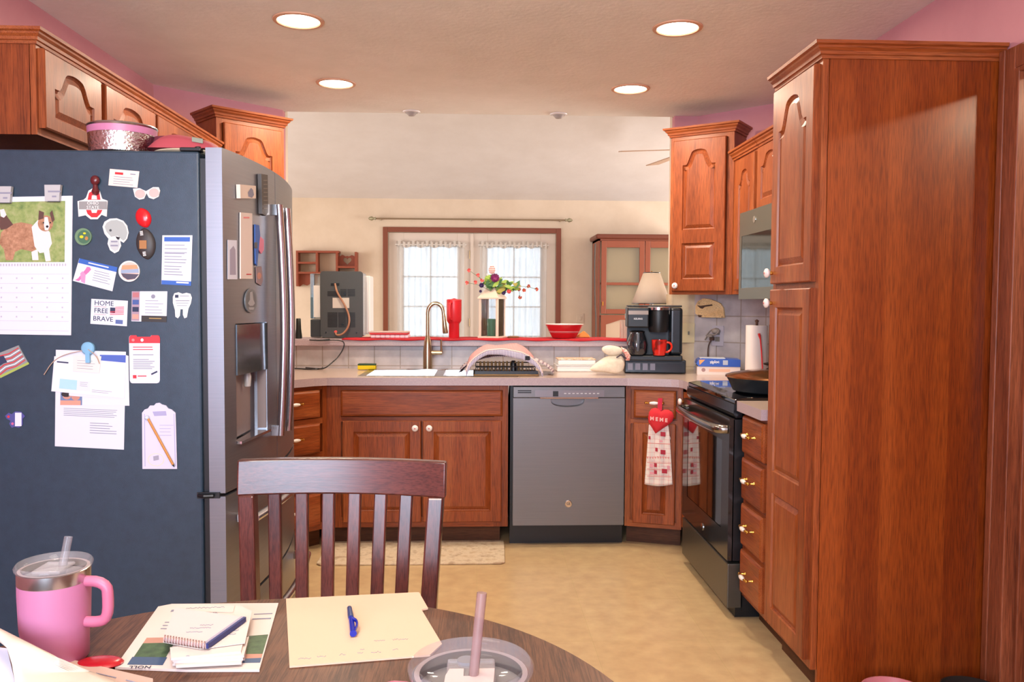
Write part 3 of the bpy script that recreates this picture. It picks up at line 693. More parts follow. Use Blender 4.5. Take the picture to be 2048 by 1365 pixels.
# ------------------------------------------------------------------ dishwasher
r = thing('dishwasher', 'slate grey dishwasher with pocket handle under the counter beside the sink cabinet', 'dishwasher', (.177, 4.43, 0))
MB().box(.0, .618, .02, .56, .10, .868).build('tub', black, r)
dz0, dz1 = .118, .866
x0, x1 = .014, .612
hx0, hx1, hz0, hz1 = .215, .395, .757, .800
m = MB(); y = -.032
N = 16
hole = [(hx0, y, hz1)]+[(hx0+(hx1-hx0)*(.5-.5*math.cos(PI*i/N)) , y, hz1-(hz1-hz0)*math.sin(PI*i/N)**.55) for i in range(1, N)]+[(hx1, y, hz1)]
m.tess([[(x0, y, dz0), (x1, y, dz0), (x1, y, hz1+.005), (x0, y, hz1+.005)], hole])
m.add([(x0, y, dz0), (x1, y, dz0), (x1, y, hz1+.005), (x0, y, hz1+.005), (x0, .02, dz0), (x1, .02, dz0), (x1, .02, hz1+.005), (x0, .02, hz1+.005)], [(0, 1, 5, 4), (1, 2, 6, 5), (2, 3, 7, 6), (3, 0, 4, 7)])
n = len(hole); b2 = [(a, y+.03, c+.004) for a, _, c in hole]
m.add(hole+b2, [(i, (i+1) % n, n+(i+1) % n, n+i) for i in range(n)]+[tuple(range(n, 2*n))], 0)
d = m.build('door', [slate], r)
MB().box(x0, x1, y-.001, .02, hz1+.008, dz1).build('control_strip', [slate], r, bevel=.002)
m = MB().box(.13, .50, y-.006, y-.002, .812, .848); cp = m.build('control_panel', simple('slate_light', '#8c8a90', .3, .6), r)
MB().box(.225, .254, y-.0075, y-.0055, .815, .843).build('display', black, cp)
m = MB()
for k in range(9): m.box(.285+k*.022, .297+k*.022, y-.007, y-.0055, .828, .833)
m.build('buttons', simple('pale_mark', '#c8c8cc', .5), cp)
MB().box(.155, .47, y-.010, y-.001, .8025, .811).build('grip_lip', chrome, r, bevel=.002)
m = MB().box(.038, .11, y-.002, y-.0005, .832, .838).box(.038, .11, y-.002, y-.0005, .842, .848); m.build('vent_slots', black, r)
m = MB().lathe([(.019, 0), (.019, .003), (.017, .004), (.0165, .003), (0, .003)], (.313, y, .235), 28, 0, (0, -1, 0)); m.build('badge', chrome, d, smooth=True)
MB().text('GE', .018, (.313, y-.0034, .235), (1, 0, 0), (0, 0, 1)).build('badge_lettering', darkg, d)
MB().box(.0, .618, .045, .07, .0, .108).build('toe_kick', black, r)

# ------------------------------------------------------------------ range
RXF = 1.06
r = thing('kitchen_range', 'black and slate slide-in electric range with glass cooktop on the right', 'stove', (RXF, 4.122, 0), -PI/2)
W_ = .762
MB().box(.004, W_-.004, .045, .60, .03, .895).build('body', black, r)
m = MB().prism([(0, .02, .885), (0, .0, .90), (0, .0, .918), (0, .05, .926), (0, .615, .926), (0, .615, .885)], (W_, 0, 0)); m.build('cooktop', blackg, r, bevel=.003)
m = MB().prism([(0, .004, .842), (0, -.006, .86), (0, -.004, .898), (0, .03, .898), (0, .03, .842)], (W_, 0, 0)); m.build('control_panel', [simple('black_glass_panel', '#15171b', .18)], r)
MB().box(0.0, W_, -.004, .045, .245, .835).build('oven_door_edge', black, r)
m = MB(); m.tess([[(.0, -.022, .245), (W_, -.022, .245), (W_, -.022, .838), (0, -.022, .838)], [(.09, -.022, .36), (W_-.10, -.022, .36), (W_-.10, -.022, .735), (.09, -.022, .735)]])
m.add([(.0, -.022, .245), (W_, -.022, .245), (W_, -.022, .838), (0, -.022, .838), (.0, 0, .245), (W_, 0, .245), (W_, 0, .838), (0, 0, .838)], [(0, 1, 5, 4), (1, 2, 6, 5), (2, 3, 7, 6), (3, 0, 4, 7)])
d = m.build('oven_door', simple('black_slate_glossy', '#4a4644', .12, .7), r)
MB().box(.085, W_-.095, -.0205, -.016, .355, .74).build('window', blackg, d)
m = MB().tube([(.03, -.022, .79), (.035, -.05, .79), (.07, -.068, .79), (W_/2, -.078, .79), (W_-.07, -.068, .79), (W_-.035, -.05, .79), (W_-.03, -.022, .79)], .0145, 12, 0, 2, 1.25)
m.build('handle', simple('dark_chrome', '#9a9690', .2, 1), d, smooth=True)
m = MB().lathe([(.017, 0), (.017, .003), (.015, .0035), (0, .0025)], (W_/2, -.022, .285), 26, 0, (0, -1, 0)); m.build('badge', chrome, d, smooth=True)
MB().prism([(0, -.020, .045), (0, -.020, .232), (0, .04, .232), (0, .04, .045)], (W_, 0, 0)).build('storage_drawer', simple('black_slate', '#5c5850', .35, .6), r, bevel=.004)
MB().box(.02, W_-.02, .02, .5, 0, .04).build('base', black, r)
m = MB()
for cx, cy, rr in ((.2, .18, .10), (.56, .18, .08), (.2, .45, .08), (.56, .45, .10)): m.lathe([(rr, 0), (rr+.002, .0002), (rr-.002, .0002)], (cx, cy, .9262), 40)
m.build('burner_rings', simple('ring_grey', '#55555a', .4), r)
# ------------------------------------------------------------------ skillet with lid
pc = Vector((1.285, 3.57))
r = thing('covered_skillet', 'deep black electric skillet with copper coloured lid standing on the range', 'pan', (pc.x, pc.y, .927))
MB().lathe([(0, 0), (.148, 0), (.164, .008), (.184, .052), (.193, .066), (.187, .066), (.15, .012), (0, .010)], seg=40).build('pan_body', simple('nonstick_black', '#20252a', .35), r, smooth=True)
ld = MB().lathe([(.197, .066), (.195, .073), (.175, .080), (.10, .094), (.04, .101), (0, .102)], seg=40).build('lid', simple('bronze_glass_lid', '#8a5a34', .15, .75), r, smooth=True)
MB().lathe([(.028, .10), (.016, .106), (.014, .114), (.034, .120), (.036, .126), (.02, .130), (0, .130)], seg=22).build('lid_knob', black, ld, smooth=True)
m = MB().tube([(.05, .165, .05), (.065, .20, .058), (-.065, .20, .058), (-.05, .165, .05)], .010, 8, 0, 1)
m.tube([(.165, .06, .05), (.205, .075, .058), (.205, .12, .058), (.15, .105, .05)], .010, 8, 0, 1); m.build('side_handles', black, r, smooth=True)

# ------------------------------------------------------------------ microwave
MX = 1.30
r = thing('microwave', 'over-the-range slate microwave with reflective glass door, right of the narrow wall cabinet', 'microwave', (MX, 4.095, 1.335), -PI/2)
MB().box(0, .76, .03, .38, 0, .425).build('body', black, r)
m = MB(); m.tess([[(0, 0, 0), (.76, 0, 0), (.76, 0, .425), (0, 0, .425)], [(.035, 0, .055), (.56, 0, .055), (.56, 0, .31), (.035, 0, .31)]])
m.box(0, .76, .006, .03, 0, .425); m.add([(0, 0, 0), (.76, 0, 0), (.76, 0, .425), (0, 0, .425), (0, .03, 0), (.76, .03, 0), (.76, .03, .425), (0, .03, .425)], [(0, 1, 5, 4), (1, 2, 6, 5), (2, 3, 7, 6), (3, 0, 4, 7)])
d = m.build('door', simple('slate_satin', '#77786e', .28, .75), r)
MB().box(.03, .565, .001, .005, .05, .315).build('window', simple('mirror_dark_glass', '#59605e', .04, .85), d)
MB().tube([(.60, 0, .06), (.60, -.035, .07), (.60, -.04, .22), (.60, -.035, .37), (.60, 0, .38)], .010, 10, 0, 1).build('handle', chrome, d, smooth=True)
MB().lathe([(.016, 0), (.016, .003), (0, .003)], (.22, 0, .375), 24, 0, (0, -1, 0)).build('badge', chrome, d, smooth=True)

# ------------------------------------------------------------------ refrigerator
FX, FY0, FH = -.734, 2.43, 1.752
r = thing('refrigerator', 'large slate french door refrigerator with dark side panel covered in magnets', 'refrigerator', (FX, FY0, 0), PI/2)
FW_ = .908; bow = .042
MB().box(0, FW_, .064, .90, .02, FH-.012).build('body', [fside], r, bevel=.006)
MB().box(.012, FW_-.012, .047, .066, .06, FH-.03).build('door_gasket', black, r)
def yf(x): return -bow*(1-((x-FW_/2)/(FW_/2))**2)
def fdoor(xa, xb, za, zb, name, notch=None):
    def poly(n0=None):
        pts = [(xa, .046)]
        N = 14; xs = [xa+(xb-xa)*i/N for i in range(N+1)]
        fr = [(x, yf(x)) for x in xs]
        if n0:
            a, b, dpt = n0
            fr = [(x, yf(x)) for x in xs if x < a-.002]+[(a, yf(a)), (a+.004, yf(a)+dpt), (b-.004, yf(b)+dpt), (b, yf(b))]+[(x, yf(x)) for x in xs if x > b+.002]
        return pts+fr+[(xb, .046)]
    m = MB()
    bands = [(za, zb, None)] if not notch else [(za, notch[2], None), (notch[2], notch[3], notch[0:2]+(.040,)), (notch[3], zb, None)]
    for z0, z1, nn in bands: m.prism([(x, y, z0) for x, y in poly(nn)], (0, 0, z1-z0))
    return m.build(name, slate2, r, smooth=True, ang=30, bevel=0)
dn = (P(471, 700, X=-.722).y-FY0, P(527, 700, X=-.705).y-FY0)
NZ = (.885, 1.245)
d1 = fdoor(.002, FW_/2-.003, .752, FH, 'door', (dn[0], dn[1], NZ[0], NZ[1]))
d2 = fdoor(FW_/2+.003, FW_-.002, .752, FH, 'door')
d3 = fdoor(.002, FW_-.002, .40, .742, 'freezer_drawer')
d4 = fdoor(.002, FW_-.002, .065, .390, 'freezer_drawer')
# dispenser
m = MB(); nx0, nx1 = dn
m.prism([(nx0+.001, yf(nx0)-.004, 1.09), (nx0+.001, yf(nx0)+.036, 1.09), (nx1-.001, yf(nx1)+.036, 1.09), (nx1-.001, yf(nx1)-.004, 1.09)], (0, 0, .152)); m.build('dispenser_panel', simple('glossy_display', '#3f4449', .1, .3), d1)
m = MB().lathe([(.010, 0), (.012, .03), (.008, .05)], ((nx0+nx1)/2, yf(.15)+.012, 1.045), 12); m.build('dispenser_spout', simple('clear_spout', '#b8b4b0', .2), d1, smooth=True)
MB().box(nx0+.006, nx1-.006, yf(.15)+.028, yf(.15)+.038, NZ[0]+.01, 1.09).box(nx1-.0062, nx1-.0045, yf(nx1)+.002, yf(nx1)+.030, NZ[0]+.01, 1.09).build('dispenser_back', simple('warm_grey_plastic', '#8c7c78', .4), d1)
m = MB().prism([(nx0+.003, yf(nx0)-.014, NZ[0]-.002), (nx1-.003, yf(nx1)-.014, NZ[0]-.002), (nx1-.003, yf(nx1)+.036, NZ[0]-.002), (nx0+.003, yf(nx0)+.036, NZ[0]-.002)], (0, 0, .008)); m.build('drip_tray', chrome, d1)
# handles
for dd, x in ((d1, FW_/2-.062), (d2, FW_/2+.048)):
    y = yf(x)
    m = MB().tube([(x, y-.028, .86), (x, y-.036, 1.0), (x, y-.044, 1.24), (x, y-.036, 1.5), (x, y-.028, 1.635)], .0135, 12, 0, 2)
    m.box(x-.012, x+.012, y-.03, y, 1.60, 1.635).box(x-.012, x+.012, y-.03, y, .86, .895); m.build('handle', simple('handle_steel', '#c8c8cc', .2, 1), dd, smooth=True)
for dd, z in ((d3, .66), (d4, .315)):
    pts = [(x, yf(x)-.055, z) for x in (.07, .2, .35, .454, .56, .7, .84)]
    m = MB().tube(pts, .013, 12, 0, 1); m.box(.07, .095, yf(.08)-.055, yf(.08), z-.011, z+.011).box(.815, .84, yf(.83)-.055, yf(.83), z-.011, z+.011); m.build('handle', simple('handle_steel', '#c8c8cc', .2, 1), dd, smooth=True)
for xx, zz in ((.0, FH-.0195), (FW_-.09, FH-.0195)):
    m = MB().box(xx+.004, xx+.09, .060, .12, zz+.009, zz+.020).cyl((xx+.03, .075, zz+.008), .010, .018, 0, 14); m.build('hinge_cover', black, r, bevel=.003)
m = MB().box(-.004, .03, .015, .08, .738, .756).tube([(-.012, .03, .747), (-.016, .055, .747), (-.004, .075, .747)], .006, 8); m.build('middle_hinge', black, r)
MB().box(.01, FW_-.01, .02, .08, 0, .06).build('base_grille', black, r)

# ------------------------------------------------------------------ things on the refrigerator side (plane y = FY0)
SIDE = FY0-.0006
def S(px, py, off=0.0): return P(px, py, Y=SIDE-off)
def quad_uv(q):
    def f(u, v, off=0.0):      # u right, v down
        a, b, c, d = q
        x = (1-v)*((1-u)*a[0]+u*b[0])+v*((1-u)*d[0]+u*c[0]); y = (1-v)*((1-u)*a[1]+u*b[1])+v*((1-u)*d[1]+u*c[1])
        return S(x, y, off)
    return f
def card(name, label, cat, q, mat, th=.0012, prints=(), lift=0.0, outline=None, group=None, pn='print', mapper=quad_uv):
    """a flat piece fixed to the side: outline in card coordinates, printed shapes raised a hair; prints = (polygon, material)"""
    f = mapper(q); ol = outline or [(0, 0), (1, 0), (1, 1), (0, 1)]
    dirv = (f(0, 0, .01)-f(0, 0, 0)); dirv = Vector((0, -1, 0)) if mapper is quad_uv else mapper.nrm
    c = f(.5, .5)
    r = thing(name, label, cat, c, 0, group)
    base = [f(u, v, lift) for u, v in ol]
    MB().prism(base, dirv*th).build('sheet' if th < .004 else 'body', mat, r, world=True)
    if prints:
        ms = []; m = MB()
        for k, (pl, mt) in enumerate(prints):
            if mt not in ms: ms.append(mt)
            off = lift+th+.0002+k*.00004
            m.prism([f(u, v, off) for u, v in pl], dirv*.00012, ms.index(mt))
        m.build(pn, ms, r, world=True)
    return r, f
def rect(u0, v0, u1, v1): return [(u0, v0), (u1, v0), (u1, v1), (u0, v1)]
def circ(cu, cv, ru, rv, n=20, a0=0, a1=2*PI): return [(cu+ru*math.cos(a0+(a1-a0)*i/n), cv+rv*math.sin(a0+(a1-a0)*i/n)) for i in range(n if abs(a1-a0-2*PI) < .01 else n+1)]
def lines(u0, u1, v0, dv, n, mt, h=.012, jit=.3):
    out = []
    for k in range(n):
        out.append((rect(u0, v0+k*dv, u1-(u1-u0)*jit*random.random(), v0+k*dv+h), mt))
    return out
def stext(f, r, txt, size, u, v, mat, off, th=.0002, al='CENTER', du=(1, 0), bold=0):
    o = f(u, v, off); ux = (f(u+.05*du[0], v+.05*du[1], off)-o).normalized(); uy = ux.cross(Vector((0, -1, 0)))*-1
    if uy.z < 0: uy = -uy
    return MB().text(txt, size, o, ux, uy, 0, th, al, bold).build('lettering', mat, r, world=True)

grass = noisy('photo_grass', [(.3, '#5e7a40'), (.5, '#8a9a58'), (.7, '#a8a878')], 40, .7)
fur = noisy('photo_fur_tan', [(.3, '#8a5c40'), (.7, '#c09070')], 90, .7)
# puppy calendar
cq = ((-60, 396), (146, 392), (143, 671), (-60, 668))
r, f = card('wall_calendar', 'white calendar with a puppy photo clipped to the refrigerator side', 'calendar', cq, paper, .003,
    [(rect(0, .035, .925, .475), grass)], pn='photo')
pup = [((.35, .30), (.42, .22), (.55, .20), (.66, .22), (.72, .28), (.74, .36), (.70, .43), (.62, .44), (.58, .41), (.45, .41), (.40, .45), (.33, .45), (.32, .38))]
k0 = .0034
m = MB(); ms = [fur, simple('photo_white_fur', '#dcd4d2', .7), simple('photo_dark_fur', '#5a3c34', .7), black]
def pp(pl, mi, lv): m.prism([f(u, v, k0+lv*.00006) for u, v in pl], Vector((0, -.0001, 0)), mi)
pp([(.30, .26), (.38, .20), (.50, .185), (.60, .20), (.66, .26), (.68, .34), (.62, .40), (.50, .38), (.44, .40), (.42, .46), (.35, .46), (.33, .38), (.29, .34)], 0, 1)   # body
pp([(.60, .40), (.61, .46), (.67, .46), (.66, .38)], 1, 2); pp([(.72, .40), (.74, .47), (.79, .465), (.77, .37)], 1, 2)
pp([(.30, .24), (.27, .17), (.31, .12), (.29, .10), (.32, .09), (.37, .15), (.42, .20), (.36, .23)], 2, 2); pp([(.30, .14), (.29, .09), (.33, .085), (.355, .13), (.33, .15)], 1, 3)   # tail
pp([(.60, .22), (.66, .17), (.78, .26), (.80, .34), (.76, .40), (.68, .41), (.63, .36)], 1, 3)   # white chest
pp(circ(.735, .195, .075, .058), 0, 4); pp([(.665, .17), (.67, .10), (.72, .115), (.715, .16)], 2, 5); pp([(.775, .12), (.80, .10), (.825, .17), (.80, .19)], 2, 5)
pp([(.725, .15), (.755, .15), (.775, .215), (.76, .245), (.73, .245), (.72, .21)], 1, 6); pp(circ(.752, .218, .013, .009), 3, 7); pp(circ(.715, .19, .007, .006), 3, 7); pp(circ(.782, .19, .007, .006), 3, 7)
m.build('puppy_picture', ms, r, world=True)
m = MB()
for k in range(34): m.prism([f(.02+k*.0275, .485, .0033), f(.032+k*.0275, .485, .0033), f(.032+k*.0275, .503, .0033), f(.02+k*.0275, .503, .0033)], Vector((0, -.0004, 0)))
m.build('spiral_binding', simple('wire_grey', '#b4b0bc', .4), r, world=True)
m = MB(); g = simple('calendar_grid', '#b8b6c4', .8)
for k in range(7): m.prism([f(.03, .56+k*.068, .0033), f(.97, .56+k*.068, .0033), f(.97, .5625+k*.068, .0033), f(.03, .5625+k*.068, .0033)], Vector((0, -.0001, 0)))
for i in range(5):
    for k in range(5): m.prism([f(.30+i*.15, .585+k*.07, .0033), f(.315+i*.15, .585+k*.07, .0033), f(.315+i*.15, .597+k*.07, .0033), f(.30+i*.15, .597+k*.07, .0033)], Vector((0, -.0001, 0)))
m.build('date_grid', g, r, world=True)
# clips
for (px, py, ps, l) in ((108, 388, 'right', 'right hand'), (10, 391, 'left', 'left hand')):
    q = ((px-15, py-17), (px+17, py-17), (px+14, py+16), (px-14, py+16))
    r, f = card('magnetic_clip', 'white and silver magnetic clip at the %s top of the puppy calendar' % l, 'clip', q, simple('clip_grey', '#b4b4b4', .4), .012, [(rect(.08, .32, .92, .42), ink), (rect(.05, .95, .95, 1.0), darkg), (rect(.35, .62, .65, .72), ink)], lift=.0035)
# state college emblem
o_out = [(156, 403), (168, 400), (173, 396), (178, 382), (188, 376), (200, 382), (205, 398), (216, 402), (214, 434), (204, 430), (196, 439), (182, 439), (172, 431), (158, 434)]
def pxmap(q):
    def f(u, v, off=0.0): return S(u, v, off)
    return f
pxmap.nrm = Vector((0, -1, 0))
def pxcard(name, label, cat, outline, mat, th, prints=(), lift=0.0, center=None, pn='print'):
    c = center or (sum(p[0] for p in outline)/len(outline), sum(p[1] for p in outline)/len(outline))
    r = thing(name, label, cat, S(*c))
    MB().prism([S(x, y, lift) for x, y in outline], (0, -th, 0)).build('body' if th > .003 else 'sheet', mat, r, world=True)
    if prints:
        ms = []; m = MB()
        for k, (pl, mt) in enumerate(prints):
            if mt not in ms: ms.append(mt)
            m.prism([S(x, y, lift+th+.0002+k*.00006) for x, y in pl], (0, -.0001, 0), ms.index(mt))
        m.build(pn, ms, r, world=True)
    return r
r = pxcard('emblem_magnet', 'white, red and grey block letter O magnet reading OHIO STATE', 'magnet', o_out, white, .003,
    [([(178, 386), (188, 380), (199, 386), (201, 400), (175, 400)], red), ([(184, 391), (193, 391), (194, 399), (183, 399)], white), ([(172, 420), (205, 420), (201, 428), (194, 435), (183, 435), (175, 428)], red), ([(182, 419), (195, 419), (193, 426), (184, 426)], white), (rect(158, 403, 214, 419), simple('emblem_grey', '#8c8a88', .5))], pn='emblem')
o = S(186, 406.5, .0042); MB().text('OHIO', .0125, S(186, 407, .0040), (1, 0, 0), (0, 0, 1)).text('STATE', .0125, S(186, 415.5, .0040), (1, 0, 0), (0, 0, 1)).build('lettering', white, r, world=True)
# dark red bust shaped magnet above it
r = thing('figure_magnet', 'small dark red knob shaped magnet above the block letter O magnet', 'magnet', S(191, 365))
m = MB().ball(S(190, 361, .008), .013, 0, 14, (1, .7, 1.1)); m.lathe([(.0, .012), (.006, .01), (.007, 0), (.011, -.010), (.008, -.018), (0, -.022)], S(191, 376, .006), 14)
m.build('body', simple('dark_red_gloss', '#5c1c20', .25), r, world=True, smooth=True)
# appointment card at the top
r, f = card('appointment_card', 'small white appointment card near the top of the refrigerator side', 'card', ((220, 338), (279, 343), (275, 376), (217, 371)), paperw, .001, [(rect(.18, .16, .46, .30), red)]+lines(.15, .85, .42, .14, 4, ink, .03)+[(rect(.7, .18, .88, .24), ink)])
# sunglasses
r = pxcard('sunglasses_magnet', 'pale pink sunglasses shaped magnet under the appointment card', 'magnet', [(267, 378), (280, 377), (293, 383), (307, 375), (318, 375), (321, 382), (318, 394), (308, 399), (299, 396), (294, 387), (289, 398), (280, 400), (271, 394)], white, .004,
    [(circ(280, 388, 10.5, 9), simple('rose_lens', '#d8aca6', .3)), (circ(308, 386, 10.5, 9.5), simple('rose_lens', '#d8aca6', .3))])
# footballs
def football(px, py, rx_, rz_, tilt, label, mt, laces, stripes=None):
    c = S(px, py, 0); r = thing('football_magnet', label, 'magnet', c)
    s = c.y/F_PX; m = MB(); R = Matrix.Rotation(tilt, 3, 'Y'); N = 10
    prof = [(math.cos(PI*(i/N-.5))**1.25, math.sin(PI*(i/N-.5))) for i in range(N+1)]
    vs = []
    for a, z in prof:
        for k in range(18):
            th = 2*PI*k/18; vs.append(c+R @ Vector((rx_*s*a*math.cos(th), min(0, -.011*a*max(-.0, math.sin(th))), rz_*s*z)))
    m.add(vs, [(i*18+k, i*18+(k+1) % 18, (i+1)*18+(k+1) % 18, (i+1)*18+k) for i in range(N) for k in range(18)])
    m.build('body', mt, r, world=True, smooth=True, ang=60)
    if laces:
        m = MB()
        for zc in laces:
            for k in range(4): 
                p = c+R @ Vector((-.15*rx_*s, -.0105, (zc+k*.075)*rz_*s)); m.obox(p, R @ Vector((.0042, 0, 0)), (0, .0012, 0), R @ Vector((0, 0, .0009)))
        m.build('laces', white, r, world=True)
    return r, c, R, s
football(287, 436, 15, 20, -.35, 'small glossy red football magnet on the refrigerator side', simple('gloss_red', '#cc1c24', .2), None)
r, c, R, s = football(292, 488, 19, 31, -.12, 'dark brown leather football magnet with white laces below the red one', simple('dark_pigskin', '#35302f', .5), [.55, -.75])
m = MB().obox(c+Vector((-.004, -.0115, -.003)), (.010, 0, 0), (0, .0008, 0), (0, 0, .012)); m.build('patch', simple('brown_patch', '#a06c38', .5), r, world=True)
# helmet
hel = [(206, 454), (210, 444), (220, 438), (234, 437), (247, 442), (255, 452), (258, 466), (255, 478), (248, 486), (241, 482), (243, 492), (238, 503), (230, 507), (221, 501), (216, 488), (218, 478), (210, 468)]
pxcard('helmet_magnet', 'grey football helmet shaped magnet with face mask', 'magnet', hel, white, .003, [([(209, 454), (213, 446), (222, 441), (234, 440), (246, 445), (252, 454), (255, 466), (252, 478), (247, 482), (240, 477), (236, 472), (222, 474), (213, 464)], simple('helmet_grey', '#a4aaa6', .35)), (circ(221, 461, 2.6, 2.6, 10), darkg), ([(220, 480), (238, 480), (240, 490), (236, 500), (230, 503), (222, 498), (218, 488)], simple('mask_grey', '#b8bcbc', .5)), ([(222, 482), (235, 482), (235, 485), (222, 485)], ink), ([(221, 490), (236, 490), (236, 493), (221, 493)], ink), ([(231, 473), (240, 475), (238, 480), (234, 479)], black)])
# green token
r = pxcard('round_magnet', 'round translucent green bottle cap magnet left of the helmet magnet', 'magnet', circ(168, 474, 16.5, 17, 28), simple('green_token_rim', '#6a8a68', .3), .006, [(circ(168, 474, 13, 13.4, 24), simple('green_token', '#446a52', .3)), (circ(163, 474, 4, 3, 8), yellow), (circ(173, 477, 3.4, 4, 8), simple('token_orange', '#b07838', .4)), (circ(169, 467, 3, 2, 8), yellow)])
# pink ribbon card
r, f = card('ribbon_card', 'tilted blue and white card printed with a pink ribbon', 'card', ((159, 517), (235, 535), (225, 583), (146, 562)), paper, .001,
    [(rect(0, 0, 1, .20), blue), (rect(.25, .07, .78, .12), paper), ([(.10, .85), (.22, .40), (.24, .28), (.31, .26), (.36, .34), (.32, .48), (.14, .95), (.04, .95)], simple('ribbon_pink', '#d86ca0', .5)), ([(.16, .50), (.26, .60), (.30, .98), (.20, .95), (.12, .62)], simple('ribbon_pink_light', '#e08cb4', .5))]+lines(.45, .9, .34, .10, 5, ink, .022))
# sunset button
r = pxcard('round_magnet', 'round white rimmed button magnet with a sunset picture', 'magnet', circ(259.5, 543, 21, 21, 30), white, .005, [(circ(259.5, 543, 18.5, 18.5, 26), simple('sunset_sky', '#d8b4a8', .4)), ([(242, 538), (277, 536), (278, 546), (242, 547)], simple('sunset_blue', '#8fa0b8', .4)), ([(242, 547), (278, 549), (270, 558), (255, 560), (246, 554)], simple('sunset_dark', '#4a4454', .4)), ([(244, 531), (274, 530), (276, 538), (243, 540)], simple('sunset_orange', '#e0946c', .4))])
# appointment list sheet right
r, f = card('info_card', 'white info card with blue header and footer, right of the football magnets', 'card', ((325, 471), (385, 471), (382, 572), (323, 569)), paper, .001, [(rect(.06, .035, .92, .125), blue), (rect(.0, .915, 1, 1), blue), (rect(.5, .93, .92, .96), paper)]+lines(.08, .85, .19, .075, 3, ink, .014)+lines(.08, .85, .36, .06, 4, ink, .014)+lines(.08, .8, .62, .055, 4, ink, .014))
# HOME FREE BRAVE
r, f = card('slogan_magnet', 'white magnet reading HOME FREE BRAVE with a small waving flag', 'magnet', ((183, 598), (256, 602), (254, 653), (181, 648)), paper, .001,
    [(rect(.52+.0, .30, .66, .50), inkd)]+[([(.66 if k < 3 else .52, .27+k*.058+(.0 if k < 3 else .01)), (.90, .235+k*.058), (.90, .260+k*.058), (.66 if k < 3 else .52, .295+k*.058+(.0 if k < 3 else .01))], redm) for k in range(6)]+[(rect(.08, .29, .42, .30), redm), (rect(.08, .60, .42, .61), redm), (rect(.68, .77, .88, .93), simple('stamp_blue', '#56689c', .6))])
for t_, u, v in (('HOME', .08, .16), ('FREE', .08, .46), ('BRAVE', .06, .78)): stext(f, r, t_, .0195, u, v, inkd, .0014, al='LEFT', bold=0)
# photo notice with black foot
r, f = card('photo_notice', 'white notice with a strip of small photos and a black footer', 'card', ((264, 583), (335, 583), (333, 645), (263, 643)), paper, .001,
    [(rect(.0, .0, .22, .98), simple('photo_strip', '#a08898', .6))]+[(rect(.02, .04+k*.24, .2, .2+k*.24), mt) for k, mt in enumerate((simple('strip_a', '#b06c70', .6), simple('strip_b', '#405894', .6), inkd, simple('strip_c', '#c89484', .6)))]+[(rect(.28, .80, 1, 1), simple('notice_black', '#2a2420', .5)), (circ(.6, .17, .06, .07, 12), ink)]+lines(.38, .9, .3, .10, 5, ink, .016)+[(rect(.5, .87, .85, .90), simple('gold_print', '#a8884c', .5))])
# tooth
r = pxcard('tooth_magnet', 'white tooth shaped dentist magnet beside the photo notice', 'magnet', [(346, 594), (349, 587), (357, 585), (365, 588), (373, 586), (381, 588), (384, 596), (382, 607), (377, 618), (374, 635), (369, 637), (366, 630), (366, 619), (361, 619), (360, 632), (356, 637), (351, 634), (350, 620), (346, 606)], white, .001, [(rect(350, 590, 357, 596), inkd), (rect(359, 592, 378, 593.4), ink), (rect(351, 601, 379, 602.6), ink), (rect(352, 606, 377, 607), ink), (rect(354, 611, 374, 612), ink)])
# flag magnet left, tilted
r, f = card('flag_magnet', 'tilted rectangular magnet with a waving stars and stripes flag', 'magnet', ((-22, 715), (38, 691), (59, 729), (2, 757)), simple('flag_card', '#8a8c8c', .4), .003,
    [([(.0, .15+.105*k+.05), (.3, .10+.105*k), (.6, .16+.105*k), (.95, .08+.105*k), (.95, .125+.105*k), (.6, .21+.105*k), (.3, .15+.105*k), (0, .20+.105*k+.05)], redm if k % 2 == 0 else paper) for k in range(7)]+[([(.0, .2), (.3, .14), (.42, .17), (.42, .5), (.3, .48), (0, .55)], inkd), (rect(0, .88, 1, .98), simple('flag_foot', '#a0b050', .5))])
# small purple star cluster magnet
r = pxcard('cluster_magnet', 'tiny violet and white star cluster magnet low on the left', 'magnet', [(11, 832), (18, 826), (24, 829), (31, 823), (43, 824), (51, 833), (46, 838), (46, 850), (39, 856), (30, 854), (24, 856), (19, 848), (22, 842), (14, 838)], simple('star_violet', '#4c4a8c', .5), .002, [(rect(30, 826, 43, 853), paper), (circ(25, 848, 3, 3, 5), simple('star_pink', '#c45c8c', .5)), (circ(17, 834, 3, 3, 5), redm)])
# papers under the blue clip
r, f = card('printed_letter', 'lowest white letter of the papers held by the blue magnet hook', 'paper', ((112, 700), (252, 704), (248, 900), (110, 893)), paper, .0008, lines(.12, .9, .60, .018, 5, ink, .005, .1)+lines(.5, .9, .74, .025, 5, ink, .006, .5))
r, f = card('photo_leaflet', 'leaflet with a small photo of two people, above the lowest letter', 'leaflet', ((116, 715), (257, 712), (259, 812), (113, 811)), simple('leaflet_paper', '#dcdae4', .8), .0008,
    [(rect(.05, .70, .35, .995), simple('leaflet_photo', '#6a7ca0', .6)), (circ(.14, .80, .06, .08, 12), skin), (circ(.26, .82, .06, .08, 12), skin), (circ(.13, .77, .07, .06, 10), simple('hair_dark', '#2a2224', .7)), (rect(.05, .90, .33, .995), simple('coral_shirt', '#d89480', .6)), (rect(.55, .80, .70, .815), ink)], lift=.001)
r, f = card('mailer_card', 'white card with a blue heading behind the blue magnet hook', 'card', ((140, 709), (255, 711), (253, 800), (138, 792)), paper, .0008, [(rect(.52, .0, .97, .20), simple('heading_blue', '#4a62b4', .6))]+lines(.60, .95, .28, .10, 3, simple('pink_print', '#e0a0b4', .7), .012), lift=.002)
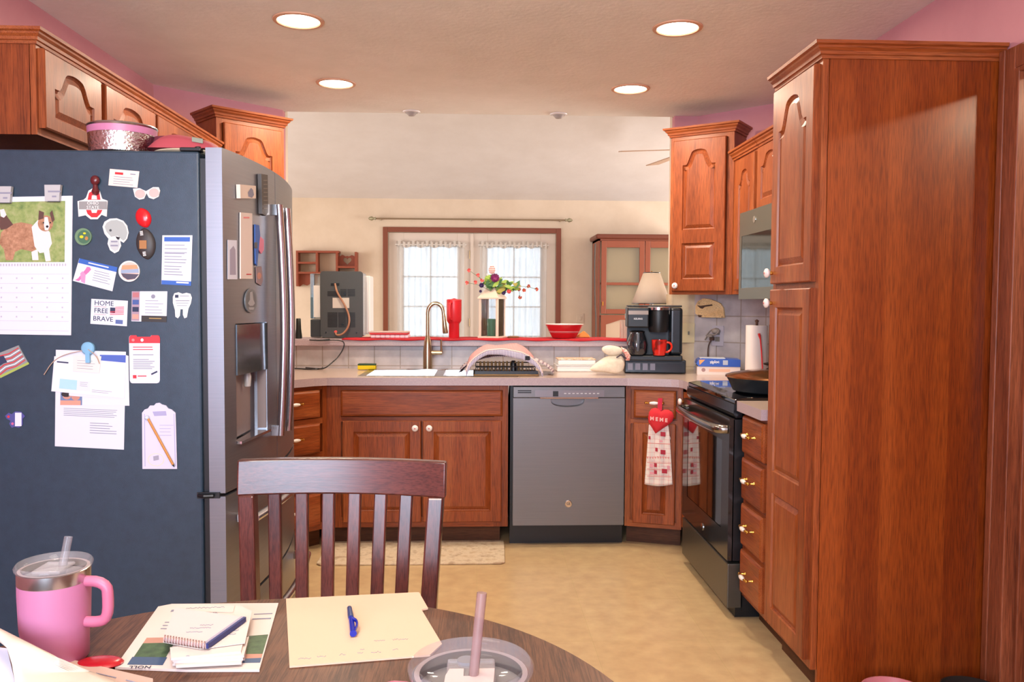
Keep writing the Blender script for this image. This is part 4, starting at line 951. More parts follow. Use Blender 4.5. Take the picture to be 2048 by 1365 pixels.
r, f = card('window_envelope', 'white envelope with a pale teal window, held by the blue magnet hook', 'envelope', ((109, 713), (252, 726), (249, 797), (103, 783)), simple('envelope_white', '#dedde8', .8), .0012, [(rect(.10, .62, .34, .90), simple('pale_teal', '#a8d0dc', .6)), (rect(.34, .62, .52, .90), paper), (rect(.04, .13, .20, .17), inkd)]+lines(.38, .5, .66, .05, 3, ink, .01)+lines(.55, .85, .85, .05, 2, ink, .01), lift=.003)
r, f = card('paper_tag', 'small cream tag on twine hung from the blue magnet hook', 'tag', ((146, 711), (203, 713), (199, 747), (146, 743)), simple('tag_cream', '#dcd6d0', .7), .001, lines(.15, .85, .3, .16, 4, ink, .02), lift=.0048)
m = MB().tube([S(180, 701, .012), S(162, 702, .012), S(130, 709, .008), S(106, 722, .006), S(88, 750, .006)], .0012, 6, 0, 2); m.tube([S(176, 699, .014), S(193, 712, .012), S(199, 728, .008)], .0012, 6, 0, 2); m.build('twine', simple('twine_tan', '#b89c88', .9), r, world=True)
r = thing('magnet_hook', 'pale blue round magnetic hook clamping the stack of papers', 'magnet', S(178, 697))
m = MB().lathe([(.0, 0), (.0185, 0), (.0185, .009), (.015, .012), (0, .013)], S(178, 697, .001), 24, 0, (0, -1, 0)); m.obox(S(176, 712, .010), (.006, 0, 0), (0, .004, 0), (0, 0, .020)); m.build('body', simple('pale_blue_plastic', '#7cb0d0', .35), r, world=True, smooth=True, ang=30)
# red headed pharmacy sheet
rr_ = [(.0, .06), (.02, .02), (.06, 0), (.24, .0), (.26, .03), (.70, .03), (.72, .0), (.94, .0), (.98, .02), (1, .06), (1, .94), (.97, .985), (.90, 1), (.08, 1), (.03, .985), (0, .94)]
r, f = card('instruction_magnet', 'white instruction magnet with rounded corners and a red top band', 'magnet', ((258, 671), (320, 671), (320, 767), (260, 767)), paper, .0012, [([(.0, .165), (.0, .06), (.02, .02), (.06, 0), (.24, .0), (.26, .03), (.70, .03), (.72, .0), (.94, .0), (.98, .02), (1, .06), (1, .165)], redm), (circ(.42, .10, .05, .035, 10), paper), (circ(.13, .10, .05, .03, 10), simple('pale_red', '#e08080', .5)), (rect(.10, .83, .22, .90), redm)]+lines(.12, .85, .24, .05, 2, redm, .016, .15)+lines(.12, .85, .40, .005, 1, ink, .014)+lines(.12, .85, .50, .038, 6, ink, .012, .3)+[(rect(.26, .84, .55, .86), redm), ([(.7, .80), (.9, .74), (.92, .77), (.72, .83)], inkd)], outline=rr_)
# note pad with pencil
pq = ((285, 826), (352, 826), (355, 938), (286, 938))
scal = [(0, 0), (.08, -.06), (.18, -.08), (.24, -.13), (.36, -.13), (.42, -.17), (.52, -.18), (.60, -.15), (.72, -.13), (.78, -.08), (.88, -.06), (1, 0), (1, 1), (0, 1)]
r, f = card('note_pad', 'lavender scalloped magnetic note pad near the refrigerator edge', 'notepad', pq, simple('pad_lavender', '#d0cce0', .7), .004, [(rect(.05, .02, .07, .96), simple('pad_border', '#a4a0c4', .7)), (rect(.93, .02, .95, .96), simple('pad_border', '#a4a0c4', .7)), (circ(.38, .84, .25, .12, 20), simple('pad_cream', '#dad0c4', .7)), (circ(.38, .84, .21, .10, 20), simple('pad_lavender', '#d0cce0', .7)), ([(.3, -.02), (.7, -.03), (.72, .05), (.35, .06)], simple('pad_border', '#a4a0c4', .7)), ([(.30, .78), (.46, .76), (.47, .84), (.31, .86)], simple('pad_grey', '#9c98a8', .7))]+lines(.5, .92, .22, .06, 4, simple('pad_border', '#a4a0c4', .7), .008), outline=scal)
r = thing('pencil', 'yellow wooden pencil hanging diagonally on the lavender note pad', 'pencil', S(322, 880))
a, b = S(296, 838, .0095), S(346, 930, .0095)
m = MB().tube([a, b], .0034, 6); m.build('shaft', simple('pencil_orange', '#c8853c', .5), r, world=True); MB().tube([b, b+(b-a)*.05], [.0034, .0006], 6).build('tip', darkg, r, world=True)
MB().ball(S(294, 836, .008), .007, 0, 10).build('holder', simple('clear_holder', '#c8d0dc', .2), r, world=True, smooth=True)

# ------------------------------------------------------------------ things on the curved door front
def PF(px, py, off=0.0):
    X = -.70; p = None
    for _ in range(12):
        p = P(px, py, X=X); X = FX-yf(min(max(p.y-FY0, 0), FW_))+off
    return P(px, py, X=X)
def fcard(name, label, cat, outline, mat, th, prints=()):
    c = (sum(p[0] for p in outline)/len(outline), sum(p[1] for p in outline)/len(outline)); r = thing(name, label, cat, PF(*c))
    def pr(m, pts, off, t, mi=0):
        a = [PF(x, y, .0015) for x, y in pts]; a = [p+Vector((off, 0, 0)) for p in a]; m.prism(a, (t, 0, 0), mi)
    m = MB(); pr(m, outline, 0, th); m.build('body', mat, r, world=True)
    if prints:
        m = MB(); ms = []
        for k, (pl, mt) in enumerate(prints):
            if mt not in ms: ms.append(mt)
            pr(m, pl, th+.0002+k*.0001, .0002, ms.index(mt))
        m.build('print', ms, r, world=True)
    return r
fcard('picture_magnet', 'cream block magnet with a grey animal drawing near the top of the refrigerator door', 'magnet', [(472, 369), (504, 372), (504, 397), (473, 397)], simple('block_cream', '#dccaba', .5), .012, [([(488, 385), (494, 376), (498, 380), (500, 390), (496, 396), (489, 393)], ink)])
fcard('thermometer_magnet', 'tall dark ribbed thermometer magnet at the top of the refrigerator door', 'magnet', [(515, 348), (528, 350), (529, 425), (524, 432), (517, 428)], simple('thermo_dark', '#3c3430', .5), .012, [(rect(519, 360+k*8, 527, 362+k*8), simple('thermo_line', '#6a6058', .5)) for k in range(8)])
fcard('list_pad', 'tall narrow pinkish white list pad on the refrigerator door', 'notepad', [(479, 425), (502, 427), (503, 558), (479, 558)], paperw, .004, [(rect(484, 434, 496, 437), simple('pale_red', '#e08080', .5)), (rect(490, 548, 500, 550), redm)])
fcard('photo_card', 'narrow photo card with a lilac picture at the left edge of the refrigerator door', 'card', [(455, 480), (473, 481), (474, 559), (455, 559)], paper, .001, [([(459, 500), (466, 492), (470, 500), (471, 550), (459, 550)], simple('lilac_picture', '#a09aac', .6))])
fcard('blue_magnet', 'narrow royal blue magnet with a black clip beside the list pad', 'magnet', [(508, 449), (516, 451), (518, 470), (515, 500), (512, 532), (509, 528), (508, 480)], blue, .004, [(rect(506, 485, 512, 497), black)])
fcard('pink_magnet', 'small pink heart shaped magnet on the refrigerator door by the handle', 'magnet', [(515, 478), (520, 474), (526, 480), (526, 500), (521, 508), (516, 500)], simple('heart_pink', '#d87c98', .5), .003)
fcard('photo_magnet', 'small brownish photo magnet under the blue magnet', 'magnet', [(511, 535), (522, 533), (525, 560), (521, 572), (512, 566)], simple('photo_mauve', '#8c7478', .5), .002, [(circ(517, 552, 4, 7, 10), skin)])
fcard('oval_magnet', 'dark grey oval magnet with a pale statue emblem above the water dispenser', 'magnet', circ(500, 602, 12, 24, 24), simple('oval_grey', '#6a6e72', .35), .004, [(circ(500, 602, 9.5, 20, 24), simple('oval_dark', '#54585c', .35)), ([(497, 585), (502, 583), (504, 600), (507, 607), (503, 612), (497, 612), (493, 607), (497, 600)], simple('oval_light', '#9a9ca0', .4)), ([(494, 615), (506, 615), (504, 620), (496, 620)], simple('oval_light', '#9a9ca0', .4))])

# ------------------------------------------------------------------ on top of the refrigerator
tz = FH-.011
p = P(245, 300, Z=1.78); pbx = Vector((P(245, 290, Y=2.54).x, FY0+.112))
r = thing('pet_bowl', 'hammered steel bowl with a pink stripe standing on the refrigerator', 'bowl', (pbx.x, pbx.y, tz))
ham = noisy('hammered_steel', [(.3, '#b8b4b0'), (.7, '#d0ccc8')], 3, .16, .9, .004, 2, 1, bscale=110)
MB().lathe([(.0, 0), (.085, 0), (.092, .006), (.095, .060)], seg=40).build('body', ham, r, smooth=True)
MB().lathe([(.095, .0605), (.096, .070), (.0965, .0795), (.090, .0795), (.08, .03), (0, .02)], seg=40).build('pink_band', pinkp, r, smooth=True)
MB().lathe([(.0965, .0795), (.099, .084), (.0965, .0875), (.090, .0875), (.090, .0795)], seg=40).build('rim', steel, r, smooth=True)
c0 = P(372, 285, Y=2.51)
r = thing('zip_pouch', 'dusty red soft zip pouch lying on the refrigerator behind the steel bowl', 'pouch', (c0.x+.004, 2.515, tz+.009))
pm = simple('pouch_red_cloth', '#b04a54', .8)
m = MB(); m.grid(lambda u, v: (-.095+.19*u, -.06+.12*v, .004+.080*(math.sin(PI*u)**.5)*(math.sin(PI*v)**.5)*(.75+.25*math.cos(3*u+1))), 16, 10); m.grid(lambda u, v: (-.10+.20*u, -.06+.12*v, .002), 2, 2)
m.build('body', pm, r, smooth=True, ang=80)
MB().obox((.045, -.052, .028), (.016, -.002, -.003), (0, .002, .001), (0, 0, .006)).build('label_patch', simple('patch_olive', '#8a9080', .6), r)
m = MB(); m.lathe([(0, 0), (.03, .003), (.042, .03), (.035, .05), (0, .055)], (-.065, 0.03, 0), 18, 0, None, 1.2, .8); m.build('side_pocket', simple('pouch_maroon', '#6c2838', .8), r, smooth=True)
r = thing('serving_tray', 'thin pale rimmed tray lying flat under the red pouch on the refrigerator', 'tray', (c0.x+.004, 2.532, tz+.0002))
MB().lathe([(0, .0), (.093, 0), (.102, .005), (.10, .0085), (.09, .003), (0, .003)], (0.0, .0, .0), 36, 0, None, 1.0, .95).build('body', simple('tray_cream', '#c8baa0', .4), r, smooth=True)
# ------------------------------------------------------------------ on the bar ledge
LZ = 1.09
def LP(px, Y, py=680): return P(px, py, Y=Y).x
xa, xb = LP(690, 5.1), LP(1262, 5.0)
m = MB(); m.grid(lambda u, v: (xa+(xb-xa)*u, 4.981+.30*v, LZ+.0035+.002*math.sin(u*40)*math.sin(v*5)), 60, 6); m.grid(lambda u, v: (xa+(xb-xa)*u, 4.981-.001*v, LZ+.004-(.006+.006*math.sin(u*21)**2)*v), 60, 2)
tag(m.build('table_runner', simple('runner_red', '#b81824', .75), solid=.003, smooth=True), 'long bright red cloth runner lying along the bar ledge', 'cloth')
# ice maker, seen from behind
iy = 5.12; ix0, ix1 = LP(641, iy), LP(726, iy); iz1 = P(690, 543, Y=iy).z; iw = ix1-ix0; ih = iz1-LZ-.006
r = thing('ice_maker', 'dark grey countertop ice maker seen from behind with vents, hose and side water tank', 'ice maker', ((ix0+ix1)/2, iy+.17, LZ+.005))
m = MB(); n = 5; rc = .018
def rrect(x0, x1, z0, z1, rc, k=5):
    o = []
    for cx, cz, a0 in ((x1-rc, z1-rc, 0), (x0+rc, z1-rc, PI/2), (x0+rc, z0+rc, PI), (x1-rc, z0+rc, 1.5*PI)):
        o += [(cx+rc*math.cos(a0+PI/2*i/k), cz+rc*math.sin(a0+PI/2*i/k)) for i in range(k+1)]
    return o
m.prism([(x, iy, z) for x, z in rrect(ix0, ix1, LZ+.006, iz1, .018)], (0, .012, 0)); m.build('back_panel', simple('speckled_charcoal', '#43474a', .6), r, world=True)
MB().prism([(x, iy+.0125, z) for x, z in rrect(ix0+.002, ix1-.002, LZ+.008, iz1-.002, .018)], (0, .16, 0)).build('shell', steel, r, world=True)
x2 = LP(741, iy+.20); MB().box(ix1-.01, x2, iy+.175, iy+.36, LZ+.02, iz1-.02).build('front_housing', white, r, world=True, bevel=.008)
def bx(a, b, c, d): return ix0+iw*a, ix0+iw*b, LZ+ih*(1-d), LZ+ih*(1-c)
m = MB()
for (a, b, c, d) in ((.17, .45, .28, .36), (.47, .62, .245, .36), (.64, .82, .245, .36), (.17, .40, .60, .83), (.42, .60, .60, .83), (.62, .82, .60, .83)):
    x0_, x1_, z0_, z1_ = bx(a, b, c, d); kk = max(3, int((z1_-z0_)/.008))
    m = MB()
    for k in range(kk): m.box(x0_, x1_, iy-.001, iy, z0_+(z1_-z0_)*k/kk, z0_+(z1_-z0_)*(k+.6)/kk)
    m.build('vent', black, r, world=True)
x0_, x1_, z0_, z1_ = bx(.29, .68, .385, .54); MB().box(x0_, x1_, iy-.0012, iy, z0_, z1_).build('rating_label', simple('label_cream', '#cbc4ba', .6), r, world=True)
x0_, x1_, z0_, z1_ = bx(.25, .45, .165, .20); MB().box(x0_, x1_, iy-.003, iy, z0_, z1_).build('hose_clip', black, r, world=True)
m = MB()
for a, b in ((.58, .325), (.52, .785), (.13, .91), (.85, .91)): m.cyl((ix0+iw*a, iy, LZ+ih*(1-b)), .007 if a > .5 and b < .8 else .004, .004, 0, 12, (0, -1, 0))
m.build('screws', chrome, r, world=True, smooth=True)
m = MB().tube([(ix0+iw*.35, iy-.004, LZ+ih*.83), (ix0+iw*.40, iy-.02, LZ+ih*.70), (ix0+iw*.58, iy-.022, LZ+ih*.52), (ix0+iw*.70, iy-.022, LZ+ih*.34), (ix0+iw*.68, iy-.022, LZ+ih*.17), (ix0+iw*.52, iy-.02, LZ+ih*.055), (ix0+iw*.38, iy-.015, LZ+ih*.05), (ix0+iw*.36, iy-.004, LZ+ih*.09)], .0062, 10, 0, 2)
m.build('drain_hose', simple('amber_hose', '#a87c62', .35), r, world=True, smooth=True)
MB().lathe([(.009, 0), (.009, .008), (0, .010)], (ix0+iw*.36, iy, LZ+ih*.10), 14, 0, (0, -1, 0)).build('drain_plug', coralp, r, world=True, smooth=True)
tx0 = LP(622, iy+.05); tank = MB().box(tx0, ix0-.002, iy+.03, iy+.17, LZ+.006+.28*ih, LZ+ih*.98); tank.build('water_tank', glassmat('tank_plastic', (.80, .88, .92, 1), .05, .5), r, world=True, bevel=.006)
MB().box(tx0, ix0-.002, iy+.03, iy+.17, LZ+.006, LZ+.006+.27*ih).build('tank_base', simple('tank_base_grey', '#3c4146', .4), r, world=True, bevel=.006)
m = MB().box(tx0+.004, tx0+.018, iy+.026, iy+.03, LZ+.3*ih, LZ+.62*ih, 0).box(tx0+.022, ix0-.006, iy+.026, iy+.03, LZ+.32*ih, LZ+.8*ih, 1); m.build('tank_handle', [simple('tank_blue_grey', '#5c7888', .4), white], r, world=True)
# cord of the ice maker, down the bar wall and coiled on the counter
def W(px, py, Y): return P(px, py, Y=Y)
pts = [W(660, 679, 4.975), W(640, 681, 4.97), W(612, 680, 4.97), W(640, 682, 4.965), W(672, 680, 4.97), W(690, 684, 4.97), W(686, 700, 4.965), W(676, 715, 4.95), W(662, 728, 4.90), W(650, 737, 4.87)]
z0 = CT+.004; cz = [P(px, py, Z=z0) for px, py in ((640, 738.5), (612, 736), (603, 734), (618, 732.5), (640, 734), (648, 737), (628, 739.5), (600, 738), (580, 737), (568, 738))]
m = MB().tube(pts+cz, .0035, 8, 0, 2); tag(m.build('power_cord', black, smooth=True), 'thin dark power cord running from the ledge down to a coil on the left counter', 'cord')
# black bottle at the left
bx_ = LP(597, 5.10); r_ = MB().lathe([(0, 0), (.022, 0), (.022, .01), (.0165, .06), (.0145, .118), (.012, .122), (0, .122)], (bx_, 5.10, LZ), 18)
tag(r_.build('pepper_mill', simple('mill_black', '#1c2420', .3), smooth=True), 'slim black bottle shaped mill at the far left end of the ledge', 'mill')
# tablecloth box
gb = checkmat('red_gingham', '#e6d4d6', '#c02438', 60, .5, 'XY')
xg0, xg1 = LP(741, 5.06), LP(817, 5.06)
r = thing('folded_napkins', 'stack of folded red and pale pink checked napkins right of the ice maker', 'napkins', ((xg0+xg1)/2, 5.12, LZ+.006))
m = MB()
m.box(xg0, xg1, 5.05, 5.20, LZ+.006, LZ+.026); m.build('checked_napkin', checkmat('napkin_pale', '#e8d4dc', '#c87890', 34, .3, 'XY'), r, world=True, bevel=.005)
MB().box(xg0-.005, xg1-.003, 5.045, 5.205, LZ+.0265, LZ+.036).build('red_napkin', redm, r, world=True, bevel=.004)
MB().box(xg0-.015, xg1, 5.05, 5.20, LZ+.0365, LZ+.045).build('beige_napkin', simple('napkin_beige', '#c8b0a8', .85), r, world=True, bevel=.004)
# red tumbler
def handle_tumbler(name, label, loc, rb, rt, zs, zt, bodymat, hang, lidmat=None, ring=None, straw=None, hm=None, group=None, hz=(.3, .95), hout=.045):
    r = thing(name, label, 'tumbler', loc)
    prof = [(0, 0), (rb*.9, 0), (rb, .006), (rb*1.01, zs-.012), (rb+(rt-rb)*.5, zs-.002), (rt*.975, zs+.008), (rt, zt*.86), (rt, zt)]
    MB().lathe(prof, seg=40).build('body', bodymat, r, smooth=True, ang=60)
    z0_, z1_ = zs+(zt-zs)*hz[0], zs+(zt-zs)*hz[1]; c_, s_ = math.cos(hang), math.sin(hang)
    pts = [(rt*.95, 0, z1_), (rt+hout*.55, 0, z1_), (rt+hout*.95, 0, z1_-.008), (rt+hout, 0, z1_-.02), (rt+hout, 0, z0_+.018), (rt+hout*.85, 0, z0_+.004), (rt+hout*.45, 0, z0_), (rt*.95, 0, z0_)]
    MB().tube([(x*c_-y*s_, x*s_+y*c_, z) for x, y, z in pts], .0075, 12, 0, 1, 1.15).build('handle', hm or bodymat, r, smooth=True)
    return r
tx = LP(908, 5.08); p1 = P(908, 603, Y=5.08).z
r = handle_tumbler('handled_tumbler', 'all red tall handled tumbler standing on the ledge behind the faucet', (tx, 5.09, LZ+.004), .032, .046, .10, .225, simple('tumbler_red', '#d42830', .35), -1.9, hz=(.12, .93), hout=.03)
MB().lathe([(.046, .225), (.047, .232), (.044, .238), (.02, .240), (0, .246)], seg=30).build('lid', simple('tumbler_red_lid', '#cc2830', .4), r, smooth=True)
# lantern with candle
ly = 5.14; lx0, lx1 = LP(959, ly), LP(1010, ly); lw = (lx1-lx0)*.80; lc = (lx0+lx1)/2; lz1 = P(985, 597, Y=ly).z-LZ
r = thing('wooden_lantern', 'pale wooden lantern with pitched roof and glass sides holding a green candle', 'lantern', (lc, ly+.02, LZ+.004), -.42)
lm = simple('lantern_cream_wood', '#e2cdb8', .6); h2 = lw/2; pt = .007
MB().box(-h2-.006, h2+.006, -h2-.006, h2+.006, 0, .012).build('base', lm, r, bevel=.002)
for sx in (-1, 1):
    for sy in (-1, 1): MB().box(sx*(h2-pt)-pt, sx*(h2-pt)+pt, sy*(h2-pt)-pt, sy*(h2-pt)+pt, .012, lz1).build('post', lm, r, bevel=.0015)
m = MB(); e = h2+.006; rh = .072
m.add([(-e, -e, lz1), (e, -e, lz1), (e, e, lz1), (-e, e, lz1), (-.018, -.018, lz1+rh), (.018, -.018, lz1+rh), (.018, .018, lz1+rh), (-.018, .018, lz1+rh)], [(0, 1, 5, 4), (1, 2, 6, 5), (2, 3, 7, 6), (3, 0, 4, 7), (4, 5, 6, 7), (3, 2, 1, 0)]); m.box(-e, e, -e, e, lz1-.008, lz1); m.build('roof', lm, r)
m = MB()
for a in (-1, 1): m.box(-h2+pt, h2-pt, a*(h2-pt)-.001, a*(h2-pt)+.001, .012, lz1-.008).box(a*(h2-pt)-.001, a*(h2-pt)+.001, -h2+pt, h2-pt, .012, lz1-.008)
m.build('glass_sides', pane, r)
tag(MB().lathe([(0, 0), (.026, 0), (.027, .002), (.027, .102), (.024, .106), (.0, .102)], (lc-.005, ly+.02, LZ+.0165), 24).build('pillar_candle', greenc, smooth=True), 'green pillar candle standing inside the pale lantern', 'candle')
# artificial flowers lying over the lantern roof
fc = W(985, 575, ly)
r = thing('flower_arrangement', 'artificial flower spray with magenta bloom, green leaves and red buds over the lantern roof', 'flowers', (fc.x, fc.y+.02, LZ+lz1+rh))
random.seed(3)
def fp(px, py, dy=0.0): return W(px, py, ly-.02+dy)
def bloom(px, py, rad, mt, dy=0):
    c = fp(px, py, dy); m = MB()
    for ringn, (k, rr_, tl) in enumerate(((11, 1.0, .2), (10, .78, .55), (8, .55, .9), (5, .3, 1.2))):
        for i in range(k):
            a = 2*PI*i/k+ringn*.5; d = Vector((math.cos(a), -tl, math.sin(a))).normalized(); q = Vector((0, -1, 0)).rotation_difference(d)
            pc_ = c+Vector((math.cos(a)*rad*rr_*.62, -rad*.25*ringn, math.sin(a)*rad*rr_*.62)); w_ = rad*.34
            t_ = Vector((-math.sin(a), 0, math.cos(a))); o_ = Vector((math.cos(a), -.6, math.sin(a))).normalized()
            m.add([pc_-o_*w_-t_*w_*.3, pc_-t_*w_*.8, pc_+o_*w_*.9-t_*w_*.4, pc_+o_*w_*.9+t_*w_*.4, pc_+t_*w_*.8, pc_-o_*w_+t_*w_*.3], [(0, 1, 2, 3, 4, 5)])
    return m.build('blossom', mt, r, world=True, solid=.001)
bloom(990, 556, .030, purple, -.02); bloom(1018, 583, .016, coralp, -.02); bloom(1007, 586, .015, violet, -.015); bloom(963, 571, .017, violet, -.01); bloom(961, 583, .010, violet); bloom(975, 550, .010, white); bloom(1035, 571, .012, white)
for x_, y_ in ((938, 541), (956, 551), (934, 566), (951, 565), (964, 561), (1057, 573), (1073, 579), (1048, 581), (1038, 579), (1040, 595)):
    c = fp(x_, y_, random.uniform(-.02, .02)); m = MB()
    for i in range(5):
        a = 2*PI*i/5+random.random(); rr_ = .0105; u_ = Vector((math.cos(a), -.4, math.sin(a))); v_ = Vector((-math.sin(a), 0, math.cos(a)))
        m.add([c, c+u_*rr_*.7-v_*rr_*.6, c+u_*rr_*1.3, c+u_*rr_*.7+v_*rr_*.6], [(0, 1, 2, 3)])
    m.build('bud', coralp if x_ < 1000 else simple('rust_petal', '#b0482e', .6), r, world=True, solid=.001)
m = MB()
for pts in (((985, 585), (965, 560), (938, 541)), ((985, 585), (958, 570), (934, 566)), ((975, 575), (956, 551)), ((985, 585), (1020, 572), (1057, 574), (1073, 579)), ((1010, 578), (1038, 579), (1040, 595)), ((985, 580), (975, 560), (972, 548))):
    m.tube([fp(x, y) for x, y in pts], .0013, 6, 0, 1)
m.build('stems', greend, r, world=True)
for i in range(62):
    x_ = random.triangular(965, 1046, 992); y_ = 572+random.uniform(-14, 14)*(1-abs(x_-995)/70)-(8 if x_ < 985 else 0); c = fp(x_, y_, random.uniform(-.03, .03)); a = random.uniform(0, 2*PI); L_ = random.uniform(.018, .034)
    u_ = Vector((math.cos(a), random.uniform(-.6, .2), math.sin(a)*.7)).normalized(); v_ = u_.cross(Vector((0, -1, .4))).normalized()
    m = MB().add([c-u_*L_, c-u_*L_*.2+v_*L_*.42, c+u_*L_*.5+v_*L_*.3, c+u_*L_, c+u_*L_*.5-v_*L_*.3, c-u_*L_*.2-v_*L_*.42], [(0, 1, 2, 3, 4, 5)])
    m.build('leaf', random.choice((green, green, greend, simple('olive_leaf', '#a09440', .6))), r, world=True, solid=.0008)
# striped easter-egg like paddle behind the flowers
tag(MB().lathe([(0, -.028), (.014, -.022), (.021, -.006), (.019, .012), (.010, .024), (0, .028)], fp(984, 540, .035), 20, 0, None, 1, .35).build('striped_ornament', checkmat('ornament_stripe', '#f0dcd8', '#d08478', 90, .5, 'ZZ'), smooth=True), 'pink and white striped oval ornament standing behind the flower spray', 'ornament')
# red bowl
by_ = 5.13; bc = LP(1128, by_); br = (LP(1166, by_)-LP(1089, by_))/2; bz = P(1128, 649, Y=by_).z
r = thing('mixing_bowl', 'red glass mixing bowl with white rim and stripes on the bar ledge', 'bowl', (bc, by_, LZ+.0062)); hb = bz-LZ-.004
MB().lathe([(0, 0), (br*.58, 0), (br*.62, .004), (br*.80, hb*.5), (br*.97, hb*.94)], seg=44).build('body', simple('bowl_red', '#c02228', .2), r, smooth=True)
m = MB().lathe([(br*.97, hb*.94), (br*1.02, hb*.985), (br*1.0, hb), (br*.96, hb*.98), (br*.6, hb*.1), (0, hb*.08)], seg=44)
for q, t_ in ((.46, .03), (.40, .012)): m.lathe([(br*(.62+.36*q)+.0008, hb*q), (br*(.62+.36*(q+t_))+.0012, hb*(q+t_))], seg=44)
m.build('rim', simple('milk_glass', '#efe4de', .2), r, smooth=True)
# small items on the ledge
tag(MB().prism([(LP(1150, 5.2), 5.22, LZ+.006), (LP(1182, 5.2), 5.22, LZ+.006), (LP(1178, 5.2), 5.22, LZ+.024), (LP(1169, 5.2), 5.22, LZ+.048), (LP(1157, 5.2), 5.22, LZ+.022)], (0, .03, 0)).build('wooden_ornament', orange, bevel=.004), 'small orange wooden house shaped ornament behind the red bowl', 'ornament')
tag(MB().lathe([(0, 0), (.035, 0), (.038, .006), (.033, .010), (.022, .012), (0, .012)], (LP(1027, 5.16), 5.17, LZ+.0045), 24).build('ring_dish', simple('dish_brown', '#8a6848', .4), smooth=True), 'small round brown dish on the red runner beside the lantern', 'dish')
# card holder and pleated shade beside the coffee maker
r = thing('card_holder', 'white upright card holder with pleated beige cards at the right end of the ledge', 'holder', (LP(1254, 5.08), 5.1, LZ))
m = MB(); xw = LP(1260, 5.05); m.box(xw-.003, xw+.004, 5.04, 5.16, LZ, LZ+.20).box(xw-.02, xw-.003, 5.08, 5.12, LZ+.13, LZ+.16); m.build('frame', white, r, world=True, bevel=.001)
m = MB(); x0_ = LP(1241, 5.10)
for k in range(7): m.box(x0_+k*.0075, x0_+k*.0075+.005, 5.085, 5.13+.004*(k % 2), LZ, LZ+.118)
m.build('cards', simple('card_rose_beige', '#c8ac9c', .7), r, world=True)
# table lamp
lx = P(1304, 600, Y=5.2).x
r = thing('table_lamp', 'table lamp with beige empire shade behind the coffee maker', 'lamp', (lx, 5.22, LZ))
zt, zb = P(1300, 546, Y=5.2).z-LZ, P(1300, 607, Y=5.2).z-LZ; rb_, rt_ = .122, .052
sh = MB().lathe([(rt_, zt), (rb_, zb)], seg=40); sh.f = [f for f in sh.f if len(f) == 4]; sh.m = [0]*len(sh.f)
s_o = sh.build('lamp_shade', simple('shade_beige', '#b8a694', .85), r, smooth=True, solid=.002)
m = MB().lathe([(rb_, zb-.004), (rb_+.002, zb-.004), (rb_+.002, zb+.001), (rb_, zb+.001)], seg=40); m.lathe([(rt_, zt-.001), (rt_+.002, zt-.001), (rt_+.002, zt+.003), (rt_, zt+.003)], seg=40); m.build('trim_band', black, s_o, smooth=True)
MB().lathe([(0, 0), (.06, 0), (.062, .012), (.03, .02), (.022, .05), (.04, .09), (.045, .13), (.03, .17), (.012, .19), (.010, zb+.03), (0, zb+.03)], seg=26).build('base', simple('lamp_ceramic', '#e6dccb', .3), r, smooth=True)
MB().lathe([(0, zt-.01), (.004, zt), (.006, zt+.008), (0, zt+.014)], seg=12).build('finial', brass, r, smooth=True)

# ------------------------------------------------------------------ on the counter
# dish rack with towels
a = P(948, 748, Z=CT+.001); b = P(1074, 748, Z=CT+.001); cx = (a.x+b.x)/2; rw = (b.x-a.x)/2; y0 = 4.50
r = thing('dish_rack', 'low black wire dish rack on a tan drying mat beside the sink', 'dish rack', (cx, y0+.17, CT+.0012))
MB().box(-rw-.004, rw+.002, -.17, .17, 0, .008).build('drying_mat', simple('mat_tan', '#a88458', .9), r, bevel=.003)
m = MB()
for z in (.022, .05): m.tube([(-rw+.01, -.16, z), (rw-.01, -.16, z), (rw-.01, .16, z), (-rw+.01, .16, z), (-rw+.01, -.16, z)], .0032, 6)
for k in range(20): x = -rw+.02+k*(2*rw-.04)/19; m.tube([(x, -.16, .012), (x, -.16, .055)], .002, 5)
for k in range(12): x = -rw+.02+k*(2*rw-.04)/11; m.tube([(x, -.16, .016), (x, .16, .016)], .002, 5)
m.box(-rw+.005, rw-.005, -.168, -.16, .009, .026); m.build('wire_frame', black, r)
m = MB()
for k in range(12):
    x = -rw+.035+k*.021; m.lathe([(0, 0), (.006, .006), (.007, .05), (.003, .056), (0, .056)], (x, -.12+.01*math.sin(k*2), .02), 8, 0)
tag_o = m.build('utensils', noisy('brown_utensils', [(.3, '#6a5034'), (.7, '#a88858')], 60, .5), r)
MB().lathe([(0, 0), (.018, .0), (.018, .045), (.010, .06), (0, .06)], (.04, -.12, .02), 14).build('dark_bottle', black, r, smooth=True)
def cloth_over(name, label, mats, W0, W1, seed, hz, yfront, skew, z_off=0.0, drop=(.0, .0), grp=None):
    rr = random.Random(seed)
    def fn(u, v):
        x = cx+(W0+(W1-W0)*u); y = y0+yfront+(.33*(v)); k = 4*u*(1-u)
        z = CT+hz[0]+(hz[1]-hz[0])*min(1, k*1.35)**.5
        z += .010*noise.noise(Vector((u*3+seed, v*3, 0)))+.012*math.sin(v*3+u*2)
        if v < .14: z -= (.14-v)*.30*(1-.55*k)
        y += skew*(.5-u)*(1-v)
        return (x, y, z+z_off)
    return fn
fn1 = cloth_over('', '', None, -.225, .215, 2, (.052, .085), -.04, -.04)
checks = checkmat('rack_towel_check', '#e4d2d4', '#5a3f5c', 90, .42, 'XZ')
m = MB(); m.grid(lambda u, v: (cx-.262+.52*u+.02*math.sin(v*3), y0+.03+.30*v, CT+.014+(.092*(min(1, 4.2*u*(1-u))**.7))+.006*noise.noise(Vector((u*4, v*4, 3)))), 28, 16)
